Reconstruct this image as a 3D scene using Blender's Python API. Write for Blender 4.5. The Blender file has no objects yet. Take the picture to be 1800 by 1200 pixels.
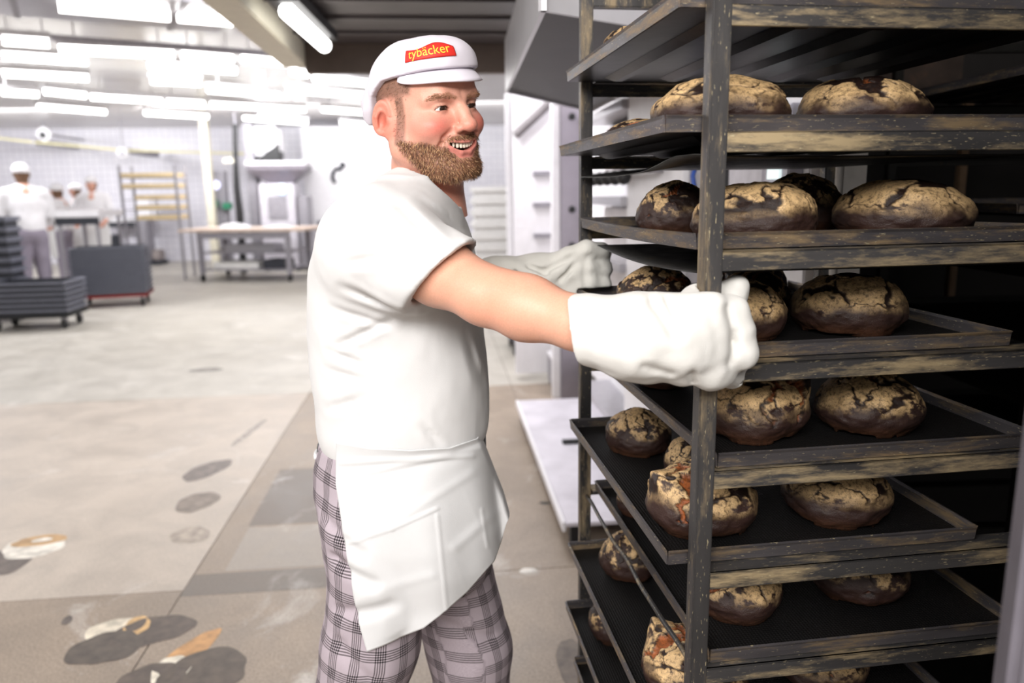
import bpy, bmesh, math, random
import numpy as np
from mathutils import Vector, Matrix, Euler

# ------------------------------------------------------------------ camera, world, lights
SC = bpy.context.scene
COL = SC.collection
EYE = 1.58                      # camera height
FPX, PITCH, ROLL = 1330.0, 0.196, 0.0155
cam_data = bpy.data.cameras.new('camera')
cam_data.sensor_width = 36.0
cam_data.lens = FPX / 1800.0 * 36.0
cam_data.clip_start = 0.02
cam_data.dof.use_dof = True
cam_data.dof.focus_distance = 1.22
cam_data.dof.aperture_fstop = 2.8
camera = bpy.data.objects.new('camera', cam_data)
COL.objects.link(camera)
camera.location = (0, 0, EYE)
camera.rotation_euler = (Matrix.Rotation(math.pi / 2 - PITCH, 3, 'X') @ Matrix.Rotation(-ROLL, 3, 'Z')).to_euler()
SC.camera = camera

SC.view_settings.view_transform = 'Standard'
SC.view_settings.look = 'None'
SC.view_settings.exposure = 0.0
SC.view_settings.gamma = 1.0
SC.view_settings.use_curve_mapping = False

world = bpy.data.worlds.new('hall_light')
SC.world = world
world.use_nodes = True
world.node_tree.nodes['Background'].inputs[0].default_value = (1.0, 0.985, 0.97, 1)
world.node_tree.nodes['Background'].inputs[1].default_value = 0.55


def area_light(name, loc, target, sx, sy, power, color=(1, 1, 1)):
    d = bpy.data.lights.new(name, 'AREA')
    d.shape = 'RECTANGLE'; d.size = sx; d.size_y = sy; d.energy = power; d.color = color
    o = bpy.data.objects.new(name, d); COL.objects.link(o)
    o.location = loc
    o.rotation_euler = (Vector(target) - Vector(loc)).to_track_quat('-Z', 'Y').to_euler()
    return o


# added key and fill lights outside the frame, to brighten baker, rack and aisle
area_light('aisle_fill', (-1.5, -0.9, 2.75), (-0.1, 1.3, 1.1), 1.8, 0.9, 76, (1.0, 0.985, 0.975))
area_light('aisle_fill', (-0.1, -1.3, 2.6), (0.35, 1.1, 1.0), 1.4, 0.6, 72, (1.0, 0.965, 0.92))
area_light('aisle_fill', (-3.2, 1.6, 2.9), (-3.0, 2.2, 0.0), 1.6, 0.5, 45, (1.0, 0.98, 0.95))
area_light('oven_lamp', (-0.5, 5.6, 3.0), (0.8, 4.4, 1.0), 1.2, 0.4, 70, (0.99, 0.98, 1.0))  # added light that brightens the white oven fronts
# rows of the hall's lamps, light only (their tubes are built below)
for hx, hy, pw in ((-6.5, 5.5, 80), (-3.0, 5.5, 60), (-8.0, 10.0, 130), (-3.4, 10.0, 130), (-0.6, 8.0, 80)):
    area_light('hall_lamp', (hx, hy, 3.12), (hx, hy, 0), 3.0, 1.2, pw, (0.98, 0.98, 1.0))

for hx, pw in ((-10.0, 210), (-5.0, 210), (-0.5, 150)):
    area_light('wall_fill', (hx, 14.4, 3.1), (hx, 19.0, 1.0), 3.6, 0.6, pw, (0.98, 0.98, 1.0))  # added lights tilted at the back wall to brighten it

# ------------------------------------------------------------------ helpers
CP, SP, CR, SR = math.cos(PITCH), math.sin(PITCH), math.cos(ROLL), math.sin(ROLL)


def ray(px, py):
    """direction through a point of the 1800x1200 photograph"""
    a, b = px - 900.0, py - 600.0
    X = (a * CR - b * SR) / FPX
    h = -(a * SR + b * CR) / FPX
    return np.array([X, CP + h * SP, -SP + h * CP])


def at_y(px, py, y):
    d = ray(px, py); t = y / d[1]
    return Vector((d[0] * t, y, EYE + d[2] * t))


def at_z(px, py, z):
    d = ray(px, py); t = (z - EYE) / d[2]
    return Vector((d[0] * t, d[1] * t, z))


def lin(c):
    return tuple((x / 12.92 if x <= 0.04045 else ((x + 0.055) / 1.055) ** 2.4) for x in (v / 255.0 for v in c))


def lin_np(a):
    a = np.clip(np.asarray(a, float) / 255.0, 0, 1)
    return np.where(a <= 0.04045, a / 12.92, ((a + 0.055) / 1.055) ** 2.4)


class Nodes:
    """small wrapper to write node trees shortly"""
    def __init__(self, name):
        self.m = bpy.data.materials.new(name)
        self.m.use_nodes = True
        self.t = self.m.node_tree
        self.b = self.t.nodes['Principled BSDF']

    def n(self, kind, **kw):
        nd = self.t.nodes.new(kind)
        for k, v in kw.items():
            setattr(nd, k, v)
        return nd

    def l(self, a, b):
        self.t.links.new(a, b)

    def coord(self, kind='Object', scale=(1, 1, 1), rand=False):
        c = self.n('ShaderNodeTexCoord')
        mp = self.n('ShaderNodeMapping')
        mp.inputs['Scale'].default_value = scale
        self.l(c.outputs[kind], mp.inputs['Vector'])
        if rand:
            oi = self.n('ShaderNodeObjectInfo')
            mu = self.n('ShaderNodeMath', operation='MULTIPLY')
            mu.inputs[1].default_value = 37.0
            self.l(oi.outputs['Random'], mu.inputs[0])
            cb = self.n('ShaderNodeCombineXYZ')
            for i in range(3):
                self.l(mu.outputs[0], cb.inputs[i])
            self.l(cb.outputs[0], mp.inputs['Location'])
        return mp.outputs['Vector']

    def noise(self, vec, scale, detail=4, rough=0.55, dist=0.0):
        nd = self.n('ShaderNodeTexNoise')
        nd.inputs['Scale'].default_value = scale
        nd.inputs['Detail'].default_value = detail
        nd.inputs['Roughness'].default_value = rough
        nd.inputs['Distortion'].default_value = dist
        self.l(vec, nd.inputs['Vector'])
        return nd.outputs['Fac']

    def ramp(self, fac, stops):
        nd = self.n('ShaderNodeValToRGB')
        e = nd.color_ramp.elements
        while len(e) < len(stops):
            e.new(0.5)
        for el, (p, c) in zip(e, stops):
            el.position = p
            el.color = (c[0], c[1], c[2], 1) if not isinstance(c, (int, float)) else (c, c, c, 1)
        self.l(fac, nd.inputs['Fac'])
        return nd.outputs['Color']

    def mix(self, fac, a, b, mode='MIX'):
        nd = self.n('ShaderNodeMix', data_type='RGBA', blend_type=mode)
        for s, v in ((0, fac), (6, a), (7, b)):
            if hasattr(v, 'is_linked') or hasattr(v, 'links'):
                self.l(v, nd.inputs[s])
            elif isinstance(v, (int, float)):
                nd.inputs[s].default_value = v if s == 0 else (v, v, v, 1)
            else:
                nd.inputs[s].default_value = (v[0], v[1], v[2], 1)
        return nd.outputs[2]

    def bump(self, h, strength=0.3, dist=0.01):
        nd = self.n('ShaderNodeBump')
        nd.inputs['Strength'].default_value = strength
        nd.inputs['Distance'].default_value = dist
        self.l(h, nd.inputs['Height'])
        self.l(nd.outputs['Normal'], self.b.inputs['Normal'])

    def set(self, rough=None, metal=None, color=None, spec=None):
        b = self.b
        for key, v in (('Roughness', rough), ('Metallic', metal), ('Base Color', color), ('Specular IOR Level', spec)):
            if v is None:
                continue
            if hasattr(v, 'links'):
                self.l(v, b.inputs[key])
            elif key == 'Base Color':
                b.inputs[key].default_value = (v[0], v[1], v[2], 1)
            else:
                b.inputs[key].default_value = v
        return self.m


def plain(name, c, rough=0.5, metal=0.0, var=0.12, scale=14.0, bump=0.0, spec=None):
    """one colour with slight mottling"""
    N = Nodes(name)
    v = N.coord(rand=True)
    f = N.noise(v, scale)
    a = lin(c)
    lo = tuple(x * (1 - var) for x in a); hi = tuple(min(1, x * (1 + var)) for x in a)
    colr = N.ramp(f, [(0.3, lo), (0.7, hi)])
    if bump:
        N.bump(f, bump, 0.004)
    return N.set(rough=rough, metal=metal, color=colr, spec=spec)


def glow(name, c, s):
    N = Nodes(name)
    N.b.inputs['Emission Color'].default_value = (*lin(c), 1)
    N.b.inputs['Emission Strength'].default_value = s
    return N.set(color=lin(c), rough=0.4)


def obj(name, verts, faces, mat, parent=None, smooth=False, loc=None):
    me = bpy.data.meshes.new(name)
    me.from_pydata([tuple(v) for v in verts], [], [tuple(f) for f in faces])
    if mat is not None:
        me.materials.append(mat)
    if smooth:
        me.polygons.foreach_set('use_smooth', [True] * len(me.polygons))
    o = bpy.data.objects.new(name, me)
    COL.objects.link(o)
    if parent is not None:
        o.parent = parent
    if loc is not None:
        o.location = loc
    return o


class MB:
    """collects boxes, tubes and lathes and links them as one mesh object"""
    def __init__(self):
        self.v = []; self.f = []

    def add(self, vs, fs):
        o = len(self.v)
        self.v += [Vector(x) for x in vs]
        self.f += [tuple(i + o for i in f) for f in fs]
        return self

    def box(self, x0, x1, y0, y1, z0, z1, m=None):
        vs = [Vector((x, y, z)) for z in (z0, z1) for y in (y0, y1) for x in (x0, x1)]
        if m is not None:
            vs = [m @ v for v in vs]
        return self.add(vs, [(0, 2, 3, 1), (4, 5, 7, 6), (0, 1, 5, 4), (1, 3, 7, 5), (3, 2, 6, 7), (2, 0, 4, 6)])

    def tube(self, pts, r, n=10, cap=True):
        pts = [Vector(p) for p in pts]
        rs = r if isinstance(r, (list, tuple)) else [r] * len(pts)
        vs = []; fs = []
        up = None
        for i, p in enumerate(pts):
            t = (pts[min(i + 1, len(pts) - 1)] - pts[max(i - 1, 0)]).normalized()
            if up is None:
                up = Vector((0, 0, 1)) if abs(t.z) < 0.9 else Vector((1, 0, 0))
            a = t.cross(up).normalized(); b = a.cross(t).normalized(); up = b
            for k in range(n):
                w = 2 * math.pi * k / n
                vs.append(p + (a * math.cos(w) + b * math.sin(w)) * rs[i])
        for i in range(len(pts) - 1):
            for k in range(n):
                k2 = (k + 1) % n
                fs.append((i * n + k, i * n + k2, (i + 1) * n + k2, (i + 1) * n + k))
        if cap:
            fs.append(tuple(range(n - 1, -1, -1)))
            fs.append(tuple((len(pts) - 1) * n + k for k in range(n)))
        return self.add(vs, fs)

    def lathe(self, c, prof, n=20, axis='Z'):
        vs = []; fs = []
        for (r, z) in prof:
            for k in range(n):
                w = 2 * math.pi * k / n
                p = (r * math.cos(w), r * math.sin(w), z)
                if axis == 'X':
                    p = (p[2], p[0], p[1])
                elif axis == 'Y':
                    p = (p[0], p[2], p[1])
                vs.append(Vector(c) + Vector(p))
        for i in range(len(prof) - 1):
            for k in range(n):
                k2 = (k + 1) % n
                fs.append((i * n + k, i * n + k2, (i + 1) * n + k2, (i + 1) * n + k))
        fs.append(tuple(range(n - 1, -1, -1)))
        fs.append(tuple((len(prof) - 1) * n + k for k in range(n)))
        return self.add(vs, fs)

    def build(self, name, mat, parent=None, bevel=0.0, smooth=False, seg=2):
        me = bpy.data.meshes.new(name)
        bm = bmesh.new()
        vs = [bm.verts.new(v) for v in self.v]
        for f in self.f:
            try:
                bm.faces.new([vs[i] for i in f])
            except ValueError:
                pass
        bmesh.ops.recalc_face_normals(bm, faces=bm.faces)
        if bevel:
            bmesh.ops.bevel(bm, geom=[e for e in bm.edges if e.calc_face_angle(0) > 0.6], offset=bevel, segments=seg, affect='EDGES', clamp_overlap=True)
        if smooth or bevel:
            for f in bm.faces:
                f.smooth = smooth
        bm.to_mesh(me); bm.free()
        if mat is not None:
            me.materials.append(mat)
        o = bpy.data.objects.new(name, me)
        COL.objects.link(o)
        if parent is not None:
            o.parent = parent
        return o


def tag(o, label, cat, group=None):
    o['label'] = label; o['category'] = cat
    if group:
        o['group'] = group
    return o


def thing(name, loc, label, cat, group=None, rz=0.0):
    o = bpy.data.objects.new(name, None)
    o.empty_display_size = 0.1
    COL.objects.link(o)
    o.location = loc; o.rotation_euler = (0, 0, rz)
    return tag(o, label, cat, group)


def structure(o):
    o['kind'] = 'structure'
    return o


def dup(o, parent=None):
    c = o.copy(); COL.objects.link(c)
    if parent is not None:
        c.parent = parent
    for ch in list(o.children):
        dup(ch, c)
    return c


ORD = ['first', 'second', 'third', 'fourth', 'fifth', 'sixth', 'seventh', 'eighth', 'ninth', 'tenth', 'eleventh', 'twelfth', 'thirteenth', 'fourteenth', 'fifteenth']

# ------------------------------------------------------------------ numpy noise, signed distances, surface nets
_tab = np.random.RandomState(7).rand(4096).astype(np.float32)


def vnoise(P, seed=0):
    """smooth value noise in 0..1 at points P (...,3)"""
    P = np.asarray(P, np.float32)
    I = np.floor(P).astype(np.int64); F = P - I
    F = F * F * (3 - 2 * F)
    out = 0
    for dx in (0, 1):
        for dy in (0, 1):
            for dz in (0, 1):
                h = ((I[..., 0] + dx) * 73856093 ^ (I[..., 1] + dy) * 19349663 ^ (I[..., 2] + dz) * 83492791 ^ seed * 2654435) & 4095
                w = (F[..., 0] if dx else 1 - F[..., 0]) * (F[..., 1] if dy else 1 - F[..., 1]) * (F[..., 2] if dz else 1 - F[..., 2])
                out = out + _tab[h] * w
    return out


def fbm(P, octaves=4, seed=0, gain=0.5):
    a = 1.0; s = 0; t = 0
    P = np.asarray(P, np.float32)
    for i in range(octaves):
        s = s + a * vnoise(P * (2.03 ** i) + 11.3 * i, seed + i); t += a; a *= gain
    return s / t


def sstep(a, b, x):
    t = np.clip((x - a) / (b - a), 0, 1)
    return t * t * (3 - 2 * t)


def V3(*a):
    return np.array(a, np.float32)


def s_ell(P, c, r, R=None):
    q = P - V3(*c)
    if R is not None:
        q = q @ R
    r = V3(*r)
    k0 = np.linalg.norm(q / r, axis=-1); k1 = np.linalg.norm(q / (r * r), axis=-1)
    return k0 * (k0 - 1) / np.maximum(k1, 1e-6)


def s_cap(P, a, b, ra, rb=None):
    rb = ra if rb is None else rb
    a = V3(*a); b = V3(*b)
    ba = b - a; pa = P - a
    h = np.clip((pa @ ba) / max(float(ba @ ba), 1e-9), 0, 1)
    return np.linalg.norm(pa - h[..., None] * ba, axis=-1) - (ra + (rb - ra) * h)


def s_chain(P, pts, rs, k=0.01):
    d = None
    for i in range(len(pts) - 1):
        e = s_cap(P, pts[i], pts[i + 1], rs[i], rs[i + 1])
        d = e if d is None else smin(d, e, k)
    return d


def smin(a, b, k):
    h = np.maximum(k - np.abs(a - b), 0) / k
    return np.minimum(a, b) - h * h * k * 0.25


def smax(a, b, k):
    return -smin(-a, -b, k)


def surface_nets(fn, lo, hi, h):
    """polygonise fn(P)=0 on a grid; vectorised dual contouring without normals"""
    lo = np.array(lo, float); hi = np.array(hi, float)
    n = np.ceil((hi - lo) / h).astype(int) + 1
    q = 4
    nc = (n + q - 1) // q + 1
    g = lambda m, st: np.stack(np.meshgrid(*[lo[i] + st * np.arange(m[i]) for i in range(3)], indexing='ij'), -1).astype(np.float32)
    Dc = fn(g(nc, h * q).reshape(-1, 3)).reshape(nc)
    idc = [np.minimum((np.arange(n[i]) + q // 2) // q, nc[i] - 1) for i in range(3)]
    D = Dc[np.ix_(*idc)].astype(np.float32)
    near = np.argwhere(np.abs(D) < h * 9)
    for i in range(0, len(near), 300000):
        e = near[i:i + 300000]
        D[e[:, 0], e[:, 1], e[:, 2]] = fn((lo + h * e).astype(np.float32))
    S = D < 0
    c = [slice(None, -1), slice(1, None)]
    cnt = np.zeros(n - 1, np.int8)
    for a in (0, 1):
        for b in (0, 1):
            for d in (0, 1):
                cnt += S[c[a], c[b], c[d]]
    act = (cnt > 0) & (cnt < 8)
    idx = np.full(n - 1, -1, np.int64)
    cells = np.argwhere(act)
    idx[act] = np.arange(len(cells))
    acc = np.zeros((len(cells), 3)); num = np.zeros(len(cells))
    I, J, K = cells.T
    for axis in range(3):
        o1, o2 = [x for x in range(3) if x != axis]
        for a in (0, 1):
            for b in (0, 1):
                off = np.zeros(3, int); off[o1] = a; off[o2] = b
                off2 = off.copy(); off2[axis] = 1
                d0 = D[I + off[0], J + off[1], K + off[2]]; d1 = D[I + off2[0], J + off2[1], K + off2[2]]
                x = (d0 < 0) != (d1 < 0)
                t = np.where(x, d0 / np.where(x, d0 - d1, 1), 0)
                p = np.tile(off.astype(float), (len(cells), 1)); p[:, axis] += t
                acc += p * x[:, None]; num += x
    V = lo + h * (cells + acc / num[:, None])
    faces = []
    for axis in range(3):
        o1, o2 = (axis + 1) % 3, (axis + 2) % 3
        sl0 = [slice(1, -1)] * 3; sl1 = [slice(1, -1)] * 3
        sl0[axis] = slice(0, -1); sl1[axis] = slice(1, None)
        A = S[tuple(sl0)]; B = S[tuple(sl1)]
        e = np.argwhere(A != B)
        if not len(e):
            continue
        flip = A[tuple(e.T)]
        base = e + 1; base[:, axis] -= 1
        q = []
        for da, db in ((-1, -1), (0, -1), (0, 0), (-1, 0)):
            cc = base.copy(); cc[:, o1] += da; cc[:, o2] += db
            q.append(idx[cc[:, 0], cc[:, 1], cc[:, 2]])
        q = np.stack(q, 1)
        q[~flip] = q[~flip][:, ::-1]
        faces.append(q)
    return V, np.concatenate(faces)


def relax(V, F, it=2, w=0.5):
    E = np.concatenate([F[:, [0, 1]], F[:, [1, 2]], F[:, [2, 3]], F[:, [3, 0]]])
    for _ in range(it):
        s = np.zeros_like(V); n = np.zeros(len(V))
        for a, b in ((0, 1), (1, 0)):
            np.add.at(s, E[:, a], V[E[:, b]]); np.add.at(n, E[:, a], 1)
        V = V * (1 - w) + w * s / n[:, None]
    return V


def np_mesh(name, V, F, mat, parent=None, col=None, uv=None, smooth=True):
    me = bpy.data.meshes.new(name)
    F = np.asarray(F, np.int32); k = F.shape[1]
    me.vertices.add(len(V)); me.vertices.foreach_set('co', np.asarray(V, np.float32).ravel())
    me.loops.add(F.size); me.loops.foreach_set('vertex_index', F.ravel())
    me.polygons.add(len(F))
    me.polygons.foreach_set('loop_start', np.arange(len(F), dtype=np.int32) * k)
    me.polygons.foreach_set('loop_total', np.full(len(F), k, np.int32))
    me.update(calc_edges=True)
    me.validate()
    if smooth:
        me.polygons.foreach_set('use_smooth', np.ones(len(me.polygons), bool))
    if col is not None:
        a = me.attributes.new('Col', 'FLOAT_COLOR', 'POINT')
        a.data.foreach_set('color', np.concatenate([col, np.ones((len(col), 1))], 1).astype(np.float32).ravel())
    if uv is not None:
        a = me.attributes.new('cloth', 'FLOAT_VECTOR', 'POINT')
        a.data.foreach_set('vector', np.asarray(uv, np.float32).ravel())
    if mat is not None:
        me.materials.append(mat)
    o = bpy.data.objects.new(name, me)
    COL.objects.link(o)
    if parent is not None:
        o.parent = parent
    return o
# ------------------------------------------------------------------ rack, trays, loaves
RACK_ROT = 0.138
RACK_O = Vector((0.255, 0.997, 0.0))
RACK_W, RACK_D = 0.60, 0.735
LEV_Z = [1.7786 - 0.1537 * k for k in range(11)]          # underside of the rails
PT = 0.026                                                # post thickness
RAIL_H = 0.026


def worn_steel(name, dark, tan, amount, speck=True, rough=0.42, metal=0.55, scale=(1, 1, 1)):
    N = Nodes(name)
    v = N.coord('Object', scale, rand=True)
    base = N.ramp(N.noise(v, 9, 5), [(0.3, tuple(x * 0.7 for x in lin(dark))), (0.7, tuple(x * 1.35 for x in lin(dark)))])
    big = N.noise(v, 16, 6, 0.7)
    m = N.ramp(big, [(0.58 - amount, 0), (0.74 - amount, 0.85)])
    c = N.mix(m, base, lin(tan))
    if speck:
        fine = N.noise(v, 240, 2, 0.6)
        m2 = N.ramp(fine, [(0.66, 0), (0.72, 1)])
        c = N.mix(m2, c, lin((196, 182, 148)))
    N.bump(big, 0.25, 0.002)
    r = N.ramp(big, [(0.3, rough - 0.1), (0.8, rough + 0.2)])
    return N.set(color=c, rough=r, metal=metal)


M_rack = worn_steel('worn_rack_steel', (72, 70, 70), (158, 140, 112), 0.07, scale=(1.6, 1.6, 0.3))
M_rail = worn_steel('worn_rail_steel', (76, 74, 74), (196, 174, 136), 0.09, scale=(0.35, 1.5, 2.2))
M_tray = worn_steel('tray_rim_steel', (90, 86, 88), (160, 136, 102), 0.09, metal=0.6, scale=(0.4, 0.4, 2.5))
M_rack_dark = worn_steel('dark_rack_steel', (34, 32, 30), (84, 70, 52), -0.04, speck=False, rough=0.5)  # darker copy for the bent sheets and, as painted shade, the chamber rack


def mat_tray_floor():
    N = Nodes('black_tray_coating')
    v = N.coord('Object')
    w = []
    for d in ('X', 'Y'):
        wv = N.n('ShaderNodeTexWave', wave_type='BANDS', bands_direction=d)
        wv.inputs['Scale'].default_value = 60
        N.l(v, wv.inputs['Vector']); w.append(wv.outputs['Fac'])
    g = N.mix(1.0, w[0], w[1], 'MULTIPLY')
    big = N.noise(v, 7, 5)
    c = N.ramp(big, [(0.35, lin((6, 5, 6))), (0.75, lin((20, 16, 15)))])
    c = N.mix(0.35, c, g, 'MULTIPLY')
    N.bump(g, 0.5, 0.002)
    return N.set(color=c, rough=0.62, metal=0.0, spec=0.3)


M_tray_floor = mat_tray_floor()
M_under = plain('dark_tray_underside', (50, 46, 48), 0.36, 0.7, 0.35, 12, bump=0.2)
M_rubber = plain('black_rubber', (28, 28, 30), 0.7)


def make_rack(label, rm, lm, loc, rz, nlev=11, top=1.985):
    t = thing('bakery_rack', loc, label, 'rack', rz=rz)
    W, D = RACK_W, RACK_D
    for x in (0, W - PT):
        for y in (0, D - PT):
            MB().box(x, x + PT, y, y + PT, 0.13, top).build('post', rm, t, bevel=0.0022)
    for k in range(nlev):
        z = LEV_Z[k]
        for y0, y1, ly0, ly1 in ((0.002, 0.007, 0.002, 0.05), (D - 0.007, D - 0.002, D - 0.05, D - 0.002)):
            # angle section: upright web and the ledge that carries the tray
            MB().box(PT, W - PT, y0, y1, z, z + RAIL_H).box(PT, W - PT, ly0, ly1, z + RAIL_H - 0.003, z + RAIL_H).build('rail', lm, t, bevel=0.001, seg=1)
    for bx in ((PT, W - PT, 0, PT, top - PT, top), (PT, W - PT, D - PT, D, top - PT, top), (0, PT, PT, D - PT, 0.13, 0.13 + PT), (W - PT, W, PT, D - PT, 0.13, 0.13 + PT), (W - PT, W, PT, D - PT, top - PT, top)):
        MB().box(*bx).build('cross_bar', rm, t, bevel=0.002)
    for x in (PT / 2, W - PT / 2):
        for y in (PT / 2, D - PT / 2):
            c = MB().box(x - 0.02, x + 0.02, y - 0.024, y + 0.024, 0.105, 0.13).box(x - 0.02, x - 0.015, y - 0.02, y + 0.02, 0.05, 0.11).box(x + 0.015, x + 0.02, y - 0.02, y + 0.02, 0.05, 0.11).build('caster', rm, t)
            MB().lathe((x - 0.012, y, 0.055), [(0.02, 0), (0.053, 0.003), (0.055, 0.012), (0.053, 0.021), (0.02, 0.024)], 20, 'X').build('wheel', M_rubber, c, smooth=False)
    return t


rack = make_rack('tall worn steel bread rack that the baker in white grips', M_rack, M_rail, RACK_O, RACK_ROT)
RM = Matrix.Translation(RACK_O) @ Matrix.Rotation(RACK_ROT, 4, 'Z')


def make_tray(name, level, u0, v0, w, d, yaw, label, warp=0.0, lift=0.0, rm=None, parent_m=None, group='baking trays on the bread rack'):
    """tray: u0,v0 = left near corner in rack coordinates"""
    pm = RM if parent_m is None else parent_m
    z = LEV_Z[level] + RAIL_H + 0.0016 + lift
    t = thing(name, pm @ Vector((u0, v0, z)), label, 'tray', group, rz=pm.to_euler().z + yaw)
    h, th = 0.021, 0.0016
    nx, ny = 14, 18
    vs, fs = [], []
    for j in range(ny + 1):
        for i in range(nx + 1):
            x, y = w * i / nx, d * j / ny
            vs.append((x, y, 0.0007 * math.sin(9 * x + level) * 0.5 + 0.0011))
    for j in range(ny):
        for i in range(nx):
            a = j * (nx + 1) + i
            fs.append((a, a + 1, a + nx + 2, a + nx + 1))
    n = len(vs)
    vs += [(x, y, z2 - 0.0016) for (x, y, z2) in vs]
    fs += [tuple(i + n for i in reversed(f)) for f in fs]
    tf_ = obj('tray_floor', vs, fs, M_tray_floor, t)
    tf_.data.materials.append(M_under)
    tf_.data.polygons.foreach_set('material_index', [0] * (nx * ny) + [1] * (nx * ny))
    rm = rm or M_tray
    # rim: four upright lips with a rolled top edge, the long ones slightly bowed
    m = MB()
    def lip(p, q, bow):
        p, q = Vector((*p, 0)), Vector((*q, 0)); nn = 10
        dirv = (q - p).normalized(); nrm = Vector((dirv.y, -dirv.x, 0))
        prev = None
        prof = [(0.0, 0.0), (0.0022, 0.0), (0.004, h - 0.004), (0.006, h), (0.002, h + 0.001), (0.0008, h - 0.004)]
        ring = []
        for i in range(nn + 1):
            s = i / nn
            b = math.sin(math.pi * s) * bow
            ring.append([p.lerp(q, s) + nrm * a + Vector((0, 0, zz + b)) for a, zz in prof])
        vs = [v for r in ring for v in r]; k = len(prof); fs = []
        for i in range(nn):
            for j in range(k):
                fs.append((i * k + j, i * k + (j + 1) % k, (i + 1) * k + (j + 1) % k, (i + 1) * k + j))
        fs.append(tuple(range(k))); fs.append(tuple(nn * k + j for j in reversed(range(k))))
        m.add(vs, fs)
    lip((0, 0), (w, 0), 0); lip((w, 0), (w, d), -warp); lip((w, d), (0, d), 0); lip((0, d), (0, 0), -warp)
    m.build('rim', rm, t)
    # pressed ribs under the floor, running the length of the tray
    for k in range(5):
        x = w * (k + 0.75) / 5.5
        m2 = MB()
        e0, e1 = 0.060, d - 0.062
        m2.add([(x - 0.026, e0, -0.0006), (x + 0.026, e0, -0.0006), (x - 0.026, e1, -0.0006), (x + 0.026, e1, -0.0006), (x - 0.008, e0 + 0.012, -0.0095), (x + 0.008, e0 + 0.012, -0.0095), (x - 0.008, e1 - 0.012, -0.0095), (x + 0.008, e1 - 0.012, -0.0095)],
               [(0, 1, 5, 4), (2, 6, 7, 3), (0, 4, 6, 2), (1, 3, 7, 5), (4, 5, 7, 6), (0, 2, 3, 1)])
        m2.build('rib', M_under, t)
    return t


TR = [  # level, u0, v0, w, d, yaw, words
    (0, -0.030, 0.034, 0.640, 0.665, 0.0, 'topmost baking tray on the rack, its ribbed underside showing'),
    (1, -0.046, 0.034, 0.640, 0.665, 0.000, 'second baking tray from the top, jutting out past the far left post'),
    (2, 0.002, 0.034, 0.562, 0.665, 0.000, 'third baking tray from the top, with the brightest floury loaves'),
    (3, -0.010, 0.034, 0.500, 0.665, 0.0, 'fourth baking tray from the top, level with the cuffed white glove'),
    (4, 0.036, 0.016, 0.500, 0.680, 0.000, 'fifth baking tray from the top, just under the cuffed white glove'),
    (5, -0.026, 0.036, 0.495, 0.663, -0.003, 'sixth baking tray from the top, its bright corner poking out left'),
    (6, 0.036, 0.016, 0.510, 0.680, 0.000, 'seventh baking tray from the top, tucked in behind the near post'),
    (7, -0.028, 0.034, 0.500, 0.665, 0.0, 'eighth baking tray from the top, with a loaf at its back corner'),
    (8, -0.035, 0.034, 0.500, 0.665, 0.0, 'ninth baking tray from the top, at the bottom edge of the photo'),
    (9, -0.015, 0.034, 0.500, 0.665, 0.000, 'lowest baking tray on the rack, only its far corner showing'),
]
TRAY_T = {}
for lv, u0, v0, w, d, yaw, words in TR:
    TRAY_T[lv] = make_tray('baking_tray', lv, u0, v0, w, d, yaw, words, warp=0.004 if lv == 2 else 0.0)
# bent sheets pushed in under some of the trays
for lv, u0, words in ((1, -0.005, 'thin warped sheet sagging under the second tray'),
                      (2, 0.008, 'thin curved sheet under the third tray from the top')):
    w = 0.52 if lv < 2 else 0.5
    nx, ny = 10, 20
    vs, fs = [], []
    for j in range(ny + 1):
        for i in range(nx + 1):
            x, y = w * i / nx, 0.035 + (0.66 if lv != 2 else 0.56) * j / ny
            s = j / ny
            edge = math.exp(-((i / nx) / 0.12) ** 2)
            dz = -0.010 * math.sin(math.pi * s) * edge if lv in (1, 2) else -0.004 * math.sin(math.pi * s)
            if lv == 1:
                dz += 0.010 * edge * max(0, 1 - abs(s - 0.12) / 0.2) - 0.012 * edge * s
            if lv == 6:
                dz += 0.004 * edge * math.sin(14 * s)
            vs.append((x, y, dz))
    for j in range(ny):
        for i in range(nx):
            a = j * (nx + 1) + i
            fs.append((a, a + 1, a + nx + 2, a + nx + 1))
    z = LEV_Z[lv] - 0.004
    o = obj('metal_sheet', vs, fs, M_rack_dark, smooth=True)
    o.location = RM @ Vector((u0, 0, z)); o.rotation_euler = (0, 0, RACK_ROT)
    so = o.modifiers.new('thick', 'SOLIDIFY'); so.thickness = 0.0016
    tag(o, words, 'metal sheet', 'bent sheets under the trays')


pts = [RM @ Vector((0.014 + 0.002 * math.sin(v * 23), 0.03 + v, LEV_Z[6] + 0.012 - 0.006 * v + 0.0015 * math.sin(v * 41))) for v in np.linspace(0, 0.675, 24)]
tag(MB().tube(pts, 0.0042, 8).build('metal_rod', M_rack, smooth=True), 'thin dented steel rod along the left of the seventh tray', 'rod')


def mat_crust():
    N = Nodes('bread_crust')
    at = N.n('ShaderNodeAttribute'); at.attribute_name = 'Col'
    v = N.coord('Object', rand=True)
    sp = N.noise(v, 170, 3, 0.7)
    sh = N.ramp(sp, [(0.3, 0.6), (0.7, 1.2)])
    c = N.mix(1.0, at.outputs['Color'], sh, 'MULTIPLY')
    pat = N.noise(v, 28, 5, 0.75)
    c = N.mix(N.ramp(pat, [(0.48, 0.0), (0.62, 0.7)]), c, lin((52, 34, 24)))
    N.bump(N.noise(v, 90, 4, 0.7), 0.35, 0.004)
    return N.set(color=c, rough=N.ramp(sp, [(0.3, 0.34), (0.8, 0.70)]), spec=0.45)


M_crust = mat_crust()


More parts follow.
